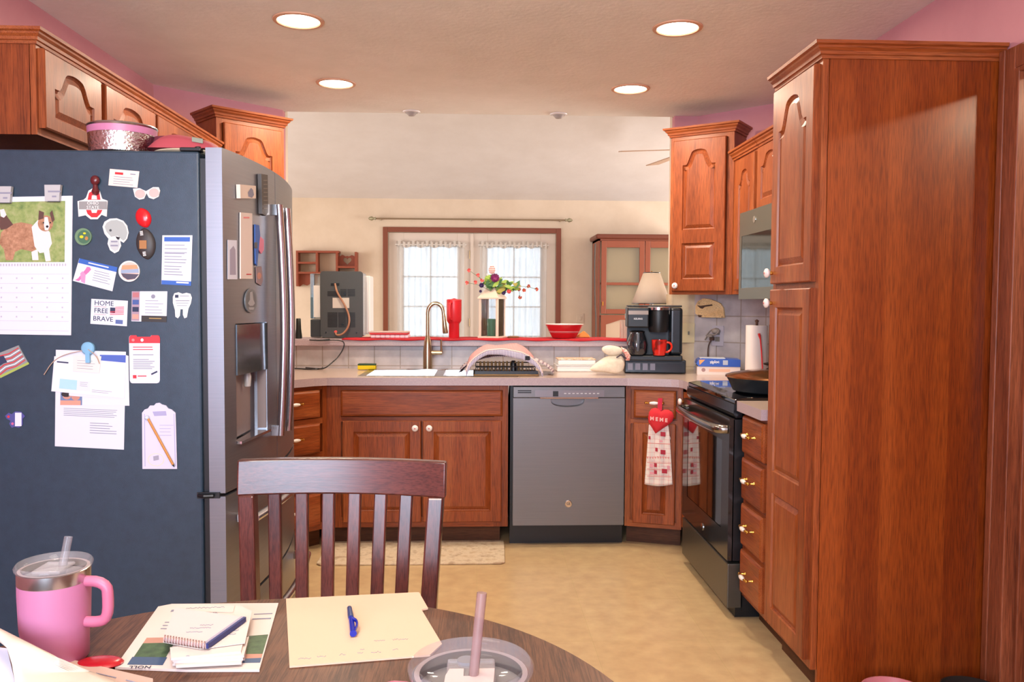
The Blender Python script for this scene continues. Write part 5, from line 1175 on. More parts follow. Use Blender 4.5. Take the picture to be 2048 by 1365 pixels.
tag(m.build('dish_towel', checks, smooth=True, solid=.003), 'fine navy and white checked towel spread over the dish rack beneath the salmon towel', 'towel')
m = MB()
def fn2(u, v):
    k = 4*u*(1-u); x = cx-.205+.37*u+.045*(1-v)*(u-.35)
    return Vector((x, y0-.03+.30*v-.02*k*(1-v), CT+.056+.088*min(1, k*1.25)**.6+.018*math.sin(u*5+1.1)*math.sin(v*3.2+.4)+.012*noise.noise(Vector((u*3, v*3, 9)))+.012*v - (.035*(1-k)**2*(1-v))))
m.grid(fn2, 36, 22)
n0 = 37*23
# turned-up pale underside hanging over the front edge
m.grid(lambda u, v: fn2(u, 0)+Vector((.002, -.002+.006*v, -.002-.030*v*(1-.25*math.sin(u*7)))), 36, 3, 1)
sal = checkmat('salmon_weave', '#c47f80', '#e0bcba', 150, .4, 'XY')
tw_ = m.build('dish_towel', [sal, checkmat('towel_back_stripe', '#e2dee8', '#8c84b0', 120, .35, 'XX')], smooth=True, solid=.004); tag(tw_, 'salmon checked terry towel draped on top of the dish rack', 'towel')
m = MB().tube([fn2(i/30, 0)+Vector((0, -.003, 0)) for i in range(31)], .0035, 6); m.tube([fn2(0, i/12) for i in range(13)], .003, 6); o = m.build('hem', simple('hem_cream', '#ecd8d0', .9), None); o.parent = tw_
p = fn2(.80, 0); o = MB().box(p.x-.013, p.x+.013, p.y-.010, p.y-.0085, p.z-.026, p.z-.004).build('care_label', simple('care_black', '#24242c', .8)); o.parent = tw_
# white containers
a = P(1107, 738, Z=CT); r = thing('storage_container', 'stack of white plastic storage containers with tan lid behind the cloth hen', 'container', (a.x+.11, 4.86, CT))
MB().box(-.11, .12, -.08, .08, 0, .035).build('lower_tray', white, r, bevel=.006); MB().box(-.115, .125, -.085, .085, .036, .040).build('tray_lip', white, r); MB().box(-.105, .115, -.078, .078, .0405, .068).build('upper_tray', white, r, bevel=.006)
MB().box(-.105, .115, -.078, .078, .0685, .075).build('lid', noisy('speckled_tan', [(.4, '#c89868'), (.6, '#e8dcd0')], 60, .8), r, bevel=.002)
# cloth hen pot holder
hcx = P(1215, 740, Z=CT)
r = thing('cloth_hen', 'white quilted cloth hen lying on the counter with a red patterned comb', 'pot holder', (P(1215, 700, Y=4.57).x+.014, 4.57, CT))
hm = noisy('hen_muslin', [(.3, '#dcd0b8'), (.7, '#ece2cc')], 40, .95, .4, .004)
s = 4.6/F_PX
def hx(px): return (px-1215)*s
def hzz(py): return (746-py)*s
out = [(1166, 738), (1185, 724), (1200, 712), (1206, 706), (1196, 698), (1197, 690), (1212, 686), (1232, 689), (1246, 698), (1255, 712), (1250, 722), (1246, 735), (1238, 744), (1225, 746), (1208, 742), (1190, 741)]
def pillow(pts, th, y=0.0, mats=0):
    pv = [Vector((hx(a_), hzz(b_)+.004)) for a_, b_ in pts]; c_ = sum(pv, Vector((0, 0)))/len(pv); m = MB(); n = len(pv); vs = []
    R_ = [(1, 0), (.92, .55), (.72, .85), (.4, 1), (.0, 1.05)]
    for q, h_ in R_:
        for p in pv: t_ = c_+(p-c_)*q; vs.append((t_.x, y-th*h_, t_.y))
    for q, h_ in R_:
        for p in pv: t_ = c_+(p-c_)*q; vs.append((t_.x, y+th*h_, t_.y))
    K = len(R_)
    for b0 in (0, K*n): m.add([], []); 
    fs = []
    for b0 in (0, K*n):
        for i in range(K-1):
            for k in range(n): fs.append((b0+i*n+k, b0+i*n+(k+1) % n, b0+(i+1)*n+(k+1) % n, b0+(i+1)*n+k))
    m.add(vs, fs); return m
pillow([(1166, 739), (1185, 724), (1202, 711), (1222, 704), (1240, 706), (1247, 720), (1245, 735), (1238, 744), (1225, 746), (1208, 742), (1190, 741)], .03).build('body', hm, r, smooth=True, sub=1, weld=True, ang=80)
pillow([(1196, 698), (1197, 690), (1212, 686), (1232, 689), (1244, 697), (1238, 706), (1222, 710), (1206, 707)], .022, -.01).build('wing', hm, r, smooth=True, sub=1, weld=True, ang=80)
pillow([(1236, 690), (1248, 696), (1256, 708), (1254, 718), (1246, 718), (1244, 706), (1237, 698)], .014, -.012).build('head', noisy('red_print_cloth', [(.42, '#e6d2c4'), (.55, '#d04a3c'), (.62, '#e6d2c4')], 70, .9), r, smooth=True, weld=True, ang=80)
MB().tube([(hx(1226), -.034, hzz(710)), (hx(1236), -.036, hzz(704)), (hx(1246), -.032, hzz(712))], .0035, 6).build('cord_loop', simple('cord_dark', '#3a3040', .8), r)
# coffee pod drawer and coffee maker
dc = P(1250, 748, Z=CT); y_d = dc.y-.0; dw = .345
r = thing('pod_drawer', 'black coffee pod drawer with clear window under the coffee maker', 'drawer box', (P(1249, 747, Z=CT).x, P(1249, 747, Z=CT).y+.0, CT+.002), -.14)
MB().box(0, dw, .006, .30, 0, .075).build('housing', black, r, bevel=.004)
dd = MB().box(.004, dw-.004, -.004, .006, .006, .066).build('drawer_front', simple('smoky_front', '#22262c', .2), r, bevel=.002)
m = MB()
for k in range(4): m.box(.018+k*.042, .046+k*.042, -.0065, -.0035, .018, .056)
m.build('pod_windows', simple('pod_grey', '#8f8a96', .4), dd)
MB().box(.02, dw-.02, -.008, -.004, .060, .064).build('drawer_lip', darkg, dd)
cmx = P(1310, 720, Y=4.62).x
r = thing('coffee_maker', 'black two-way coffee maker with glass carafe side and single cup side, on the pod drawer', 'coffee maker', (cmx, 4.66, CT+.0775), -.12)
hgt = P(1310, 611, Y=4.64).z-CT-.0775
g2 = simple('glossy_black', '#0e0f12', .42)
MB().box(-.155, .155, -.06, .13, 0, .030).build('base', g2, r, bevel=.006)
MB().box(-.145, .09, .05, .135, .030, hgt-.05).build('rear_column', g2, r)
MB().box(.085, .158, -.03, .14, .030, hgt-.012).build('water_tank', simple('dark_translucent', '#1a1f24', .25), r, bevel=.018, seg=4)
h = MB().box(-.155, -.035, -.09, .12, hgt-.125, hgt-.012).build('brew_head', g2, r, bevel=.008, seg=3)
MB().box(-.15, -.04, -.095, -.0905, hgt-.052, hgt-.030).build('control_strip', simple('strip_bronze', '#7c6a5c', .3, .6), h)
MB().text('KEURIG', .014, (-.095, -.0915, hgt-.076), (1, 0, 0), (0, 0, 1), 0, .0003, bold=.0004).build('lettering', simple('badge_silver', '#b8b8bc', .3), h)
h2_ = MB().lathe([(0, hgt-.15), (.05, hgt-.15), (.056, hgt-.13), (.058, hgt-.03), (.054, hgt-.012), (0, hgt-.012)], (.022, -.035, 0), 30).build('brew_head', g2, r, smooth=True)
MB().lathe([(.058, hgt-.030), (.068, hgt-.026), (.068, hgt-.012), (.056, hgt-.008), (.050, hgt-.012)], (.022, -.035, 0), 30).build('chrome_ring', chrome, h2_, smooth=True)
MB().box(-.15, .155, -.01, .135, hgt-.010, hgt).build('top_cover', g2, r, bevel=.004)
cg = MB().lathe([(0, .034), (.048, .034), (.056, .045), (.058, .09), (.050, .125), (.040, .150), (.040, .160)], (-.095, -.03, 0), 26).build('carafe', simple('carafe_glass', '#20242a', .04, 0, Coat_Weight=1.0), r, smooth=True)
MB().tube([(-.095, -.085, .15), (-.095, -.105, .14), (-.095, -.108, .08), (-.095, -.09, .06)], .008, 8, 0, 1, 1.3).build('carafe_handle', simple('handle_grey', '#5c6470', .3), cg, smooth=True)
MB().lathe([(.041, .158), (.043, .163), (.03, .168), (0, .168)], (-.095, -.03, 0), 24).build('carafe_lid', black, cg, smooth=True)
# red mug on the single cup side
mc = WORLD[r] @ Vector((.026, -.052, .0305))
r2 = thing('coffee_mug', 'glossy red mug with dripping glaze under the single cup side of the coffee maker', 'mug', tuple(mc), 0)
MB().lathe([(0, 0), (.030, 0), (.034, .004), (.040, .04), (.043, .088), (.040, .088), (.036, .04), (.028, .008), (0, .008)], seg=30).build('body', noisy('mug_red_glaze', [(.36, '#7a1c18'), (.44, '#d02a20'), (1, '#dc3424')], 18, .15, 0, detail=1), r2, smooth=True)
MB().tube([(.038, -.015, .074), (.056, -.02, .072), (.066, -.024, .055), (.062, -.023, .034), (.046, -.018, .020), (.034, -.014, .020)], .006, 8, 0, 2).build('handle', simple('mug_red', '#d0301f', .15), r2, smooth=True)
# outlets
def outlet(p, ax, nrm, label, mt, sw=False):
    r = thing('wall_outlet', label, 'outlet', p); ax = Vector(ax).normalized(); n_ = Vector(nrm).normalized(); z = Vector((0, 0, 1))
    MB().obox(p+n_*.003, ax*.038, n_*.003, z*.060).build('cover_plate', mt, r, world=True, bevel=.0015)
    m = MB(); 
    if sw: m.obox(p+n_*.008, ax*.004, n_*.006, z*.010)
    else:
        for s_ in (-1, 1): m.obox(p+n_*.0065+z*.02*s_, ax*.015, n_*.001, z*.014)
    m.build('switch' if sw else 'socket', simple('socket_grey', '#7c746c', .5), r, world=True); return r
outlet(Vector((1.278, 4.987, 1.135)), (1, 0, 0), (0, -1, 0), 'cream switch plate on the warm tile right of the coffee maker', simple('plate_cream', '#d8c49a', .5), True)
dn_ = Vector((.689, .724, 0)); dn_ = Vector((-math.sin(math.atan2(-.4, .42)), math.cos(math.atan2(-.4, .42)), 0)); dax = Vector((.37, -.37, 0)).normalized(); dnn = Vector((-.37, -.37, 0)).normalized()
def DW(px, py, off=.0):   # point on the right diagonal wall
    d = FW + RT*((px-1024)/F_PX) - UP*((py-682.5)/F_PX); o = Vector((0, 0, CAM_H)); p0 = Vector((1.32, 5.0, 0))+dnn*(.013+off)
    return o+d*((p0-o).dot(dnn)/d.dot(dnn))
ow = outlet(DW(1436, 672), dax, dnn, 'white outlet on the diagonal tile with a grey plug-in adapter and cord', simple('plate_grey', '#b4aeb8', .5))
r = thing('plug_adapter', 'tangled grey plug adapter with dark cord in the outlet above the blue box', 'plug', DW(1432, 664))
m = MB().ball(DW(1432, 663, .03), .022, 0, 12, (1.2, .8, .9)).obox(DW(1420, 672, .035), dax*.02, dnn*.012, (0, 0, .006)).tube([DW(1410, 680, .03), DW(1418, 668, .045), DW(1430, 672, .05), DW(1440, 660, .04), DW(1424, 658, .035), DW(1412, 672, .03)], .004, 8, 0, 2); m.build('adapter', simple('adapter_grey', '#8c8078', .5), r, world=True, smooth=True, ang=60)
m = MB().obox(DW(1424, 678, .028), dax*.012, dnn*.010, (0, 0, .010)).tube([DW(1424, 678, .03), DW(1418, 688, .035), DW(1416, 700, .035), DW(1416, 715, .05)], .0042, 8, 0, 2); m.build('cord', brown, r, world=True)
# wooden board on the wall
r = thing('wooden_wall_rack', 'light wooden key rack shaped like an animal hanging on the tile under the corner cabinet', 'rack', DW(1420, 615))
ol = [(1393, 628), (1393, 612), (1398, 603), (1408, 597), (1420, 598), (1432, 602), (1443, 607), (1449, 616), (1451, 636), (1405, 635)]
MB().prism([DW(x, y, .004) for x, y in ol], dnn*.016).build('board', lightw, r, world=True, bevel=.002)
m = MB().obox(DW(1426, 634, .03), dax*.062, dnn*.014, (0, 0, .004)); m.build('shelf_lip', lightw, r, world=True)
m = MB().prism([DW(x, y, .0205) for x, y in [(1394, 611), (1402, 612), (1424, 609), (1425, 612), (1410, 614), (1405, 618), (1401, 617)]], dnn*.002).prism([DW(x, y, .0205) for x, y in [(1396, 630), (1404, 631), (1402, 635), (1398, 635)]], dnn*.004); m.build('dark_inlay', simple('inlay_dark', '#4c3428', .5), r, world=True)
MB().ball(DW(1397, 606, .022), .008, 0, 10).build('knob', lightw, r, world=True, smooth=True)
# boxes
bp = P(1394, 750, Z=CT)
an = -.20
r = thing('food_box', 'white food carton with orange print lying under the blue box', 'box', (bp.x, bp.y, CT), an)
MB().box(0, .235, 0, .16, 0, .047).build('carton', simple('carton_white', '#e4d4cc', .6), r, bevel=.001)
m = MB().box(.065, .18, -.0006, -.0002, .018, .034, 0).lathe([(.011, 0), (.011, .0004), (0, .0004)], (.035, -.0002, .028), 20, 1, (0, -1, 0)).box(.2356, .236, .03, .10, .020, .030, 0); m.build('print', [simple('pale_orange_print', '#e8b89c', .6), simple('logo_mauve', '#a88480', .6)], r)
r = thing('bag_box', 'bright blue carton of plastic bags on top of the white food carton', 'box', (bp.x-.006, bp.y-.004, CT+.0475), an)
MB().prism([(0, 0, .014), (.012, 0, 0), (.240, 0, 0), (.240, 0, .040), (.030, 0, .046), (.008, 0, .034)], (0, .16, 0)).build('carton', simple('carton_blue', '#1f4fb0', .35), r, bevel=.001)
m = MB().prism([(.015, -.0006, .037), (.048, -.0006, .038), (.018, -.0006, .008)], (0, .0004, 0), 0).box(.145, .172, -.0006, -.0002, .010, .036, 1).box(.02, .16, .01, .12, .0435, .0462, 2)
m.build('print', [simple('box_orange', '#f09a4c', .4), simple('box_lines', '#b0b8c8', .4), simple('box_top_pale', '#d8dce4', .4)], r)
MB().text('ziploc', .022, (.10, -.0006, .026), (1, 0, .06), (-.06, 0, 1), 0, .0002, bold=.0006).build('lettering', white, r)
# paper towels
px_ = P(1524, 740, Y=4.30); pxx = 1.475
r = thing('paper_towel_roll', 'white paper towel roll on a stand behind the skillet', 'paper towel', (pxx, 4.33, CT))
MB().lathe([(.018, .012), (.056, .012), (.056, .285), (.018, .285)], seg=36).build('roll', simple('towel_paper', '#e8dcd8', .95), r, smooth=True, ang=40)
MB().lathe([(0, 0), (.07, 0), (.068, .010), (.008, .011), (.007, .30), (.012, .31), (0, .318)], seg=26).build('stand', simple('iron_brown', '#4c2c20', .4), r, smooth=True)
MB().tube([(.062, -.02, .01), (.062, -.02, .29)], .004, 8).build('guard_rod', simple('iron_brown', '#4c2c20', .4), r)
tag(MB().tube([(1.475, 4.22, .925), (1.462, 4.225, 1.12), (1.452, 4.228, 1.16)], [.006, .006, .012], 8, 0, 1, .5).build('red_spatula', red, smooth=True), 'thin red handled utensil leaning in front of the paper towel roll', 'utensil')
# heart and towel hanging from the corner cabinet pull
Mx = None
ca0 = Vector((.80, 4.43, 0)); cax = Vector((.288, -.095, 0)).normalized(); cn = Vector((cax.y, -cax.x, 0))
def CW(px, py, off=0.0):
    d = FW + RT*((px-1024)/F_PX) - UP*((py-682.5)/F_PX); o = Vector((0, 0, CAM_H)); p0 = ca0+cn*(.052+off)
    return o+d*((p0-o).dot(cn)/d.dot(cn))
r = thing('hanging_towel', 'white and pink checked hand towel hanging from a red heart on the corner cabinet', 'towel', CW(1318, 880))
dirt = [noisy('towel_check_pink', [(.40, '#ecdcd0'), (.52, '#e8c8c0'), (.60, '#e0a8a4')], 60, .9)]
def tf(u, v):
    yt, yb = 850, 969+4*math.sin(u*3); y = yt+(yb-yt)*v; xl = 1298-9*v; xr = 1336+9*v**.6
    p = CW(xl+(xr-xl)*u, y, .006*math.sin(u*15)*(.4+.6*v)); return p
m = MB(); m.grid(tf, 30, 24); m.build('cloth', checkmat('towel_linen', '#ecdfd4', '#e2b0a8', 42, .18, 'XZ'), r, world=True, smooth=True, solid=.003)
m = MB()
for (x, y, w_, h_, mi) in ((1326, 869, 7, 7, 0), (1299, 876, 3, 5, 0), (1326, 905, 7, 7, 0), (1313, 900, 3.5, 6, 0), (1311, 931, 4, 6, 0), (1329, 943, 7.5, 7, 0), (1311, 945, 4, 6, 0), (1303, 932, 5, 6, 1), (1304, 947, 6, 4, 1), (1322, 883, 5, 3, 1), (1337, 936, 4, 6, 1)): m.prism([CW(x+a_*w_*.7, y+b_*h_*.7, .0095) for a_, b_ in ((-1, -1), (1, -.8), (1, 1), (-1, .8))], cn*.0008, mi)
for k in range(9): m.prism([CW(1293+k*5.2, 914+1.5*math.sin(k), .0095), CW(1297+k*5.2, 914, .0095), CW(1295.5+k*5.2, 919, .0095)], cn*.0008, 2)
for yy in (886, 925, 938, 952): m.prism([CW(1294, yy, .0092), CW(1342, yy+2, .0092), CW(1342, yy+3.2, .0092), CW(1294, yy+1.2, .0092)], cn*.0006, 2)
m.build('motif', [simple('motif_red', '#b03040', .9), simple('motif_pink', '#e09ca4', .9), simple('motif_coral', '#dc9088', .9)], r, world=True)
hp = [(1311, 868)]+[(1297, 845), (1296, 836), (1298, 825), (1303, 818), (1311, 816), (1318, 819), (1322, 823), (1328, 820), (1337, 820), (1345, 825), (1348, 833), (1345, 843), (1336, 851), (1325, 858)]
hv = [CW(x, y, .012) for x, y in hp]; hc = sum(hv, Vector())/len(hv); m = MB(); n = len(hv); vs = []
for q, h_ in ((1, 0), (.9, .012), (.7, .018), (.4, .021), (0, .022)): vs += [hc+(p-hc)*q+cn*h_ for p in hv]
m.add(vs, [(i*n+k, i*n+(k+1) % n, (i+1)*n+(k+1) % n, (i+1)*n+k) for i in range(4) for k in range(n)]+[tuple(range(n))])
m.build('heart_pad', simple('felt_red', '#d82c34', .85), r, world=True, smooth=True, ang=80, weld=True)
m = MB()
for k, ch in enumerate('MEME'): m.text(ch, .026, CW(1304+k*9.5, 838+k*1.2, .0352), cax, (0, 0, 1), 0, .0006, bold=.0012)
m.build('lettering', simple('letter_pink', '#f4b8b0', .8), r, world=True)
m = MB().prism([CW(1316, 797, .010), CW(1325, 797, .010), CW(1324, 822, .012), CW(1315, 822, .012)], cn*.003); m.build('loop', simple('ribbon_red', '#c82440', .8), r, world=True)
# floor mat
a = P(655, 1076, Z=0); b = P(1010, 1130, Z=0)
tag(MB().prism([(x, z, .001) for x, z in [(-.80, 4.50), (-.80, b.y+.02), (-.78, b.y), (b.x-.02, b.y), (b.x, b.y+.02), (b.x+.008, 4.49), (b.x-.01, 4.50)]], (0, 0, .010)).build('kitchen_mat', noisy('mat_mottled', [(.35, '#c4ac8c'), (.5, '#d8c6aa'), (.65, '#b49c80')], 16, .8, .3, .003), bevel=.003), 'mottled beige kitchen mat on the floor in front of the sink', 'mat')
# pet bowls on the floor beside the pantry
for (px, py, rad, Yc, l, mb) in ((1760, 1353, .10, 2.44, 'pink rimmed pet bowl on the floor in front of the pantry side', simple('bowl_pink', '#c8787c', .35)), (1912, 1352, .095, 2.44, 'dark glassy pet bowl on the floor, right of the pink rimmed one', simple('bowl_dark', '#2c2420', .1))):
    t_ = P(px, py, Y=Yc+rad); zt = t_.z
    MB_ = MB().lathe([(0, 0), (rad*.8, 0), (rad*.85, .004), (rad, max(zt, .03)), (rad*.96, max(zt, .03)), (rad*.75, .012), (0, .01)], (t_.x, Yc, .0), 36)
    tag(MB_.build('pet_bowl', mb, smooth=True), l, 'bowl')

# ------------------------------------------------------------------ living room
# curtain rod
p1, p2 = P(752, 437, Y=FY-.07), P(1130, 441, Y=FY-.07); z = (p1.z+p2.z)/2
r = thing('curtain_rod', 'slim bronze curtain rod with finials above the french door', 'curtain rod', ((p1.x+p2.x)/2, FY-.07, z))
MB().tube([(p1.x, FY-.07, z), (p2.x, FY-.07, z)], .009, 10).build('rod', simple('rod_bronze', '#9a8870', .4, .6), r, world=True)
m = MB().lathe([(.0, 0), (.018, .004), (.01, .02), (.024, .045), (.014, .075), (0, .085)], (p2.x, FY-.07, z), 16, 0, (1, 0, 0)); m.build('finial', simple('finial_green', '#9a9478', .4, .4), r, world=True, smooth=True); m = MB().lathe([(.0, 0), (.018, .004), (.01, .02), (.024, .045), (.014, .075), (0, .085)], (p1.x, FY-.07, z), 16, 0, (-1, 0, 0)); m.build('finial', simple('finial_green', '#9a9478', .4, .4), r, world=True, smooth=True)
m = MB()
for x in (p1.x+.05, (p1.x+p2.x)/2, p2.x-.05): m.box(x-.008, x+.008, FY-.075, FY, z-.012, z+.004)
m.build('brackets', nickel, r, world=True)
# knick-knack shelf with a heart
sh = simple('shelf_cherry', '#8a4028', .45)
def FS(px, py): p = P(px, py, Y=FY-.10); return p.x, p.z
r = thing('knick_knack_shelf', 'stepped cherry wood wall shelf with a heart cut-out, left of the french door', 'shelf', (P(655, 540, Y=FY-.05).x, FY-.1, P(655, 540, Y=FY-.05).z))
x0_, z0_ = FS(593, 573); x1_, z1_ = FS(634, 502); x2_, zz = FS(674, 502); x3_, z3_ = FS(714, 510); zb2 = FS(600, 546)[1]; t_ = .022
m = MB()
m.box(x0_, x0_+t_, FY-.12, FY, z0_, z1_).box(x1_-t_/2, x1_+t_/2, FY-.12, FY, zb2, z1_).box(x2_-t_/2, x2_+t_/2, FY-.12, FY, zb2, z1_).box(x3_-t_, x3_, FY-.12, FY, zb2, z3_+.03)
m.box(x0_+t_, x2_+t_, FY-.121, FY, z1_-t_, z1_).box(x0_+t_, x1_-t_/2, FY-.12, FY, FS(600, 526)[1]-t_/2, FS(600, 526)[1]+t_/2).box(x0_+t_, x3_-t_, FY-.118, FY, zb2-t_/2, zb2+t_/2).box(x2_+t_/2, x3_-t_, FY-.12, FY, FS(600, 534)[1]-t_/2, FS(600, 534)[1]+t_/2)
m.build('case', sh, r, world=True)
xa_, za_ = x2_+t_/2, FS(600, 532)[1]; xb_, zb_ = x3_-t_, FS(600, 511)[1]; hx_, hz_ = (xa_+xb_)/2, (za_+zb_)/2
heart = [(hx_+.045*.0625*16*math.sin(a)**3, hz_+.045*.0625*(13*math.cos(a)-5*math.cos(2*a)-2*math.cos(3*a)-math.cos(4*a))+.004) for a in [2*PI*i/28 for i in range(28)]]
top = [(xb_, zb_-.01), (xb_-.04, zb_+.01), (hx_+.02, zb_-.005), (hx_, zb_), (hx_-.02, zb_-.005), (xa_+.04, zb_+.012), (xa_, zb_-.01)]
ol = [(xa_, za_), (xb_, za_)]+top
m = MB()
for y in (FY-.05, FY-.035): m.tess([[(x, y, z) for x, z in ol], [(x, y, z) for x, z in heart]])
n = len(heart)
m.add([(x, FY-.05, z) for x, z in heart]+[(x, FY-.035, z) for x, z in heart], [(i, (i+1) % n, n+(i+1) % n, n+i) for i in range(n)]); m.build('heart_panel', sh, r, world=True)
m = MB().prism([(x, FY-.05, z) for x, z in [(x0_+t_, zb2-.012), (FS(623, 560)[0], zb2-.012), (FS(622, 565)[0], FS(0, 562)[1]), (FS(612, 565)[0], FS(0, 568)[1]), (FS(604, 565)[0], FS(0, 565)[1]), (x0_+t_, FS(0, 570)[1])]], (0, .015, 0)); m.build('lower_panel', sh, r, world=True)
# corner hutch
hy = 8.72
def HP(px, py): p = P(px, py, Y=hy); return p.x, p.z
hx0, hz1 = HP(1197, 478); hx1 = HP(1382, 478)[0]; hm_ = cab['Z']; hw = simple('hutch_cherry', '#8c4830', .4)
r = thing('china_hutch', 'tall cherry china hutch with glass doors against the far wall', 'hutch', ((hx0+hx1)/2, hy+.22, 0))
hb = .75
MB().box(hx0, hx0+.02, hy, FY-.02, hb, hz1).box(hx1-.02, hx1, hy, FY-.02, hb, hz1).box(hx0, hx1, FY-.035, FY-.02, hb, hz1).box(hx0, hx1, hy, FY-.02, hz1-.02, hz1).build('case', hw, r, world=True)
m = MB().box(hx0-.03, hx1+.03, hy-.035, FY-.01, hz1, hz1+.05); m.build('cornice', simple('hutch_dark', '#6c3422', .4), r, world=True, bevel=.015)
MB().box(hx0, hx1, hy, FY-.02, 0, hb).build('base', hw, r, world=True, bevel=.004)
MB().box(hx0+.02, hx1-.02, hy+.10, hy+.104, hb, hz1-.02).build('back_panel', simple('hutch_back', '#f2e4bc', .6), r, world=True)
m = MB()
for z in (HP(0, 560)[1], HP(0, 628)[1]-.0): m.box(hx0+.02, hx1-.02, hy+.03, hy+.10, z-.008, z+.008)
m.build('inner_shelf', hw, r, world=True)
mid = (hx0+hx1)/2; zdb = HP(0, 623)[1]
for k, (a, b) in enumerate(((hx0+.03, mid-.003), (mid+.003, hx1-.03))):
    st = .055; z0_, z1_ = zdb, hz1-.02
    m = MB().box(a, a+st, hy-.02, hy, z0_, z1_).box(b-st, b, hy-.02, hy, z0_, z1_).box(a+st, b-st, hy-.02, hy, z1_-.07, z1_).box(a+st, b-st, hy-.02, hy, z0_, z0_+.05)
    zmid = HP(0, 561)[1]; m.box(a+st, b-st, hy-.018, hy-.006, zmid-.014, zmid+.014)
    d = m.build('glass_door', hw, r, world=True, bevel=.003)
    MB().box(a+st, b-st, hy-.012, hy-.009, z0_+.05, z1_-.07).build('pane', glassmat('hutch_glass', (1, 1, 1, 1), .05, 0), d, world=True)
    if k == 0: MB().box(a+.012, a+.022, hy-.035, hy-.02, HP(0, 606)[1], HP(0, 598)[1]).build('door_pull', brass, d, world=True)
    z0_, z1_ = HP(0, 690)[1], zdb-.012
    fr_ = MB().box(a, a+st, hy-.02, hy, z0_, z1_).box(b-st, b, hy-.02, hy, z0_, z1_)
    c_ = (a+b)/2; fr_.prism([(a+st, hy-.02, z1_), (b-st, hy-.02, z1_), (b-st, hy-.02, z1_-.10), (b-st-.05, hy-.02, z1_-.085), (c_+.02, hy-.02, z1_-.05), (c_-.02, hy-.02, z1_-.05), (a+st+.05, hy-.02, z1_-.085), (a+st, hy-.02, z1_-.10)], (0, .02, 0)); fr_.box(a+st, b-st, hy-.02, hy, z0_, z0_+.05)
    fr_.build('lower_door', hw, r, world=True); MB().box(a+st, b-st, hy-.006, hy-.002, z0_, z1_-.03).build('lower_panel', simple('hutch_panel_beige', '#c0a890', .5), r, world=True)
MB().tube([(hx0-.035, hy-.01, hz1-.05), (hx0-.04, hy, 1.7), (hx0-.03, hy, 1.3), (hx0-.02, hy-.01, 1.15), (hx0-.02, hy, .9)], .007, 8, 0, 1).build('lamp_cord', simple('cord_grey', '#54504c', .6), r, world=True)
# light switch on the far wall
p = P(1160, 637, Y=FY-.004); tag(MB().box(p.x-.035, p.x+.045, FY-.006, FY, p.z-.055, p.z+.055).box(p.x-.005, p.x+.015, FY-.012, FY-.006, p.z-.02, p.z+.02).build('light_switch', simple('switch_beige', '#d0bea8', .5), bevel=.002), 'beige light switch plate on the far wall between french door and hutch', 'switch')
# ceiling fan
fy_ = 7.1; fcx = P(1392, 300, Y=fy_).x; fz = P(1344, 297, Y=fy_).z-.01
r = thing('ceiling_fan', 'ceiling fan with pale thin blades in the living room, mostly behind the corner cabinet', 'ceiling fan', (fcx, fy_, fz))
MB().lathe([(0, -.10), (.06, -.09), (.10, -.04), (.11, .02), (.08, .07), (.02, .09), (.016, 3.06-fz), (0, 3.06-fz)], seg=26).build('motor', simple('fan_bronze', '#8c7464', .4, .5), r, smooth=True)
for k in range(5):
    a = math.radians(184+72*k); c_, s_ = math.cos(a), math.sin(a); m = MB()
    def bl(u, v): x = .12+.54*u; w_ = .055+.015*u; y = -w_+2*w_*v; return (x*c_-y*s_, x*s_+y*c_, .0-.012*(v-.5)*2*.9-.03*u)
    m.grid(bl, 4, 2); m.build('blade', simple('blade_tan', '#b89880', .5), r, solid=.008)
# ------------------------------------------------------------------ dining table, chair
TC = Vector((-.33, .99)); TR = .578
r = thing('dining_table', 'round dark walnut dining table in the foreground', 'table', (TC.x, TC.y, 0))
MB().lathe([(0, .718), (TR-.03, .718), (TR-.004, .726), (TR, .736), (TR-.001, .746), (TR-.006, .75), (0, .75)], seg=128).build('tabletop', tabw, r, smooth=True, ang=30)
MB().lathe([(0, .70), (.24, .70), (.24, .718), (0, .718)], seg=40).build('top_support', dark['X'], r, smooth=True, ang=30)
MB().lathe([(0, .14), (.09, .14), (.10, .20), (.055, .27), (.05, .40), (.075, .52), (.055, .62), (.10, .70), (0, .70)], seg=32).build('pedestal', dark['Z'], r, smooth=True)
for k in range(4):
    a = PI/4+k*PI/2; c_, s_ = math.cos(a), math.sin(a)
    MB().tube([(x*c_, x*s_, z) for x, z in ((.04, .20), (.15, .17), (.28, .08), (.38, .032))], [.045, .04, .035, .03], 10, 0, 1).build('foot', dark['X'], r, smooth=True)
# chair
CY = 1.80
tl, tr = P(464, 927, Y=CY), P(889, 934, Y=CY-.03); w2 = (tr-tl).length/2
cc = (tl+tr)/2; cang = -.07
r = thing('dining_chair', 'dark walnut slat back dining chair pushed up to the round table', 'chair', (cc.x, CY-.01, 0), cang)
ztop = cc.z+.002
# local: x right, y away from camera (the back leans away at the top)
def by(x, z): return .055*(z-.45)/(ztop-.45)-.035*(1-(x/w2)**2)*-1*.9-.03
def bowed(x0, x1, z0, z1, t, name, mt, n=14, xf=lambda x, z: x, bev=.004):
    m = MB(); cols = []
    for i in range(n+1):
        x = x0+(x1-x0)*i/n
        m.v += [Vector((xf(x, z0), by(x, z0), z0)), Vector((xf(x, z1), by(x, z1), z1)), Vector((xf(x, z1), by(x, z1)+t, z1)), Vector((xf(x, z0), by(x, z0)+t, z0))]
    for i in range(n):
        a = i*4; b = a+4
        for k in range(4): m.f.append((a+k, a+(k+1) % 4, b+(k+1) % 4, b+k)); m.m.append(0)
    m.f += [(3, 2, 1, 0), (n*4, n*4+1, n*4+2, n*4+3)]; m.m += [0, 0]
    return m.build(name, mt, r, bevel=bev, seg=3, smooth=True, ang=40)
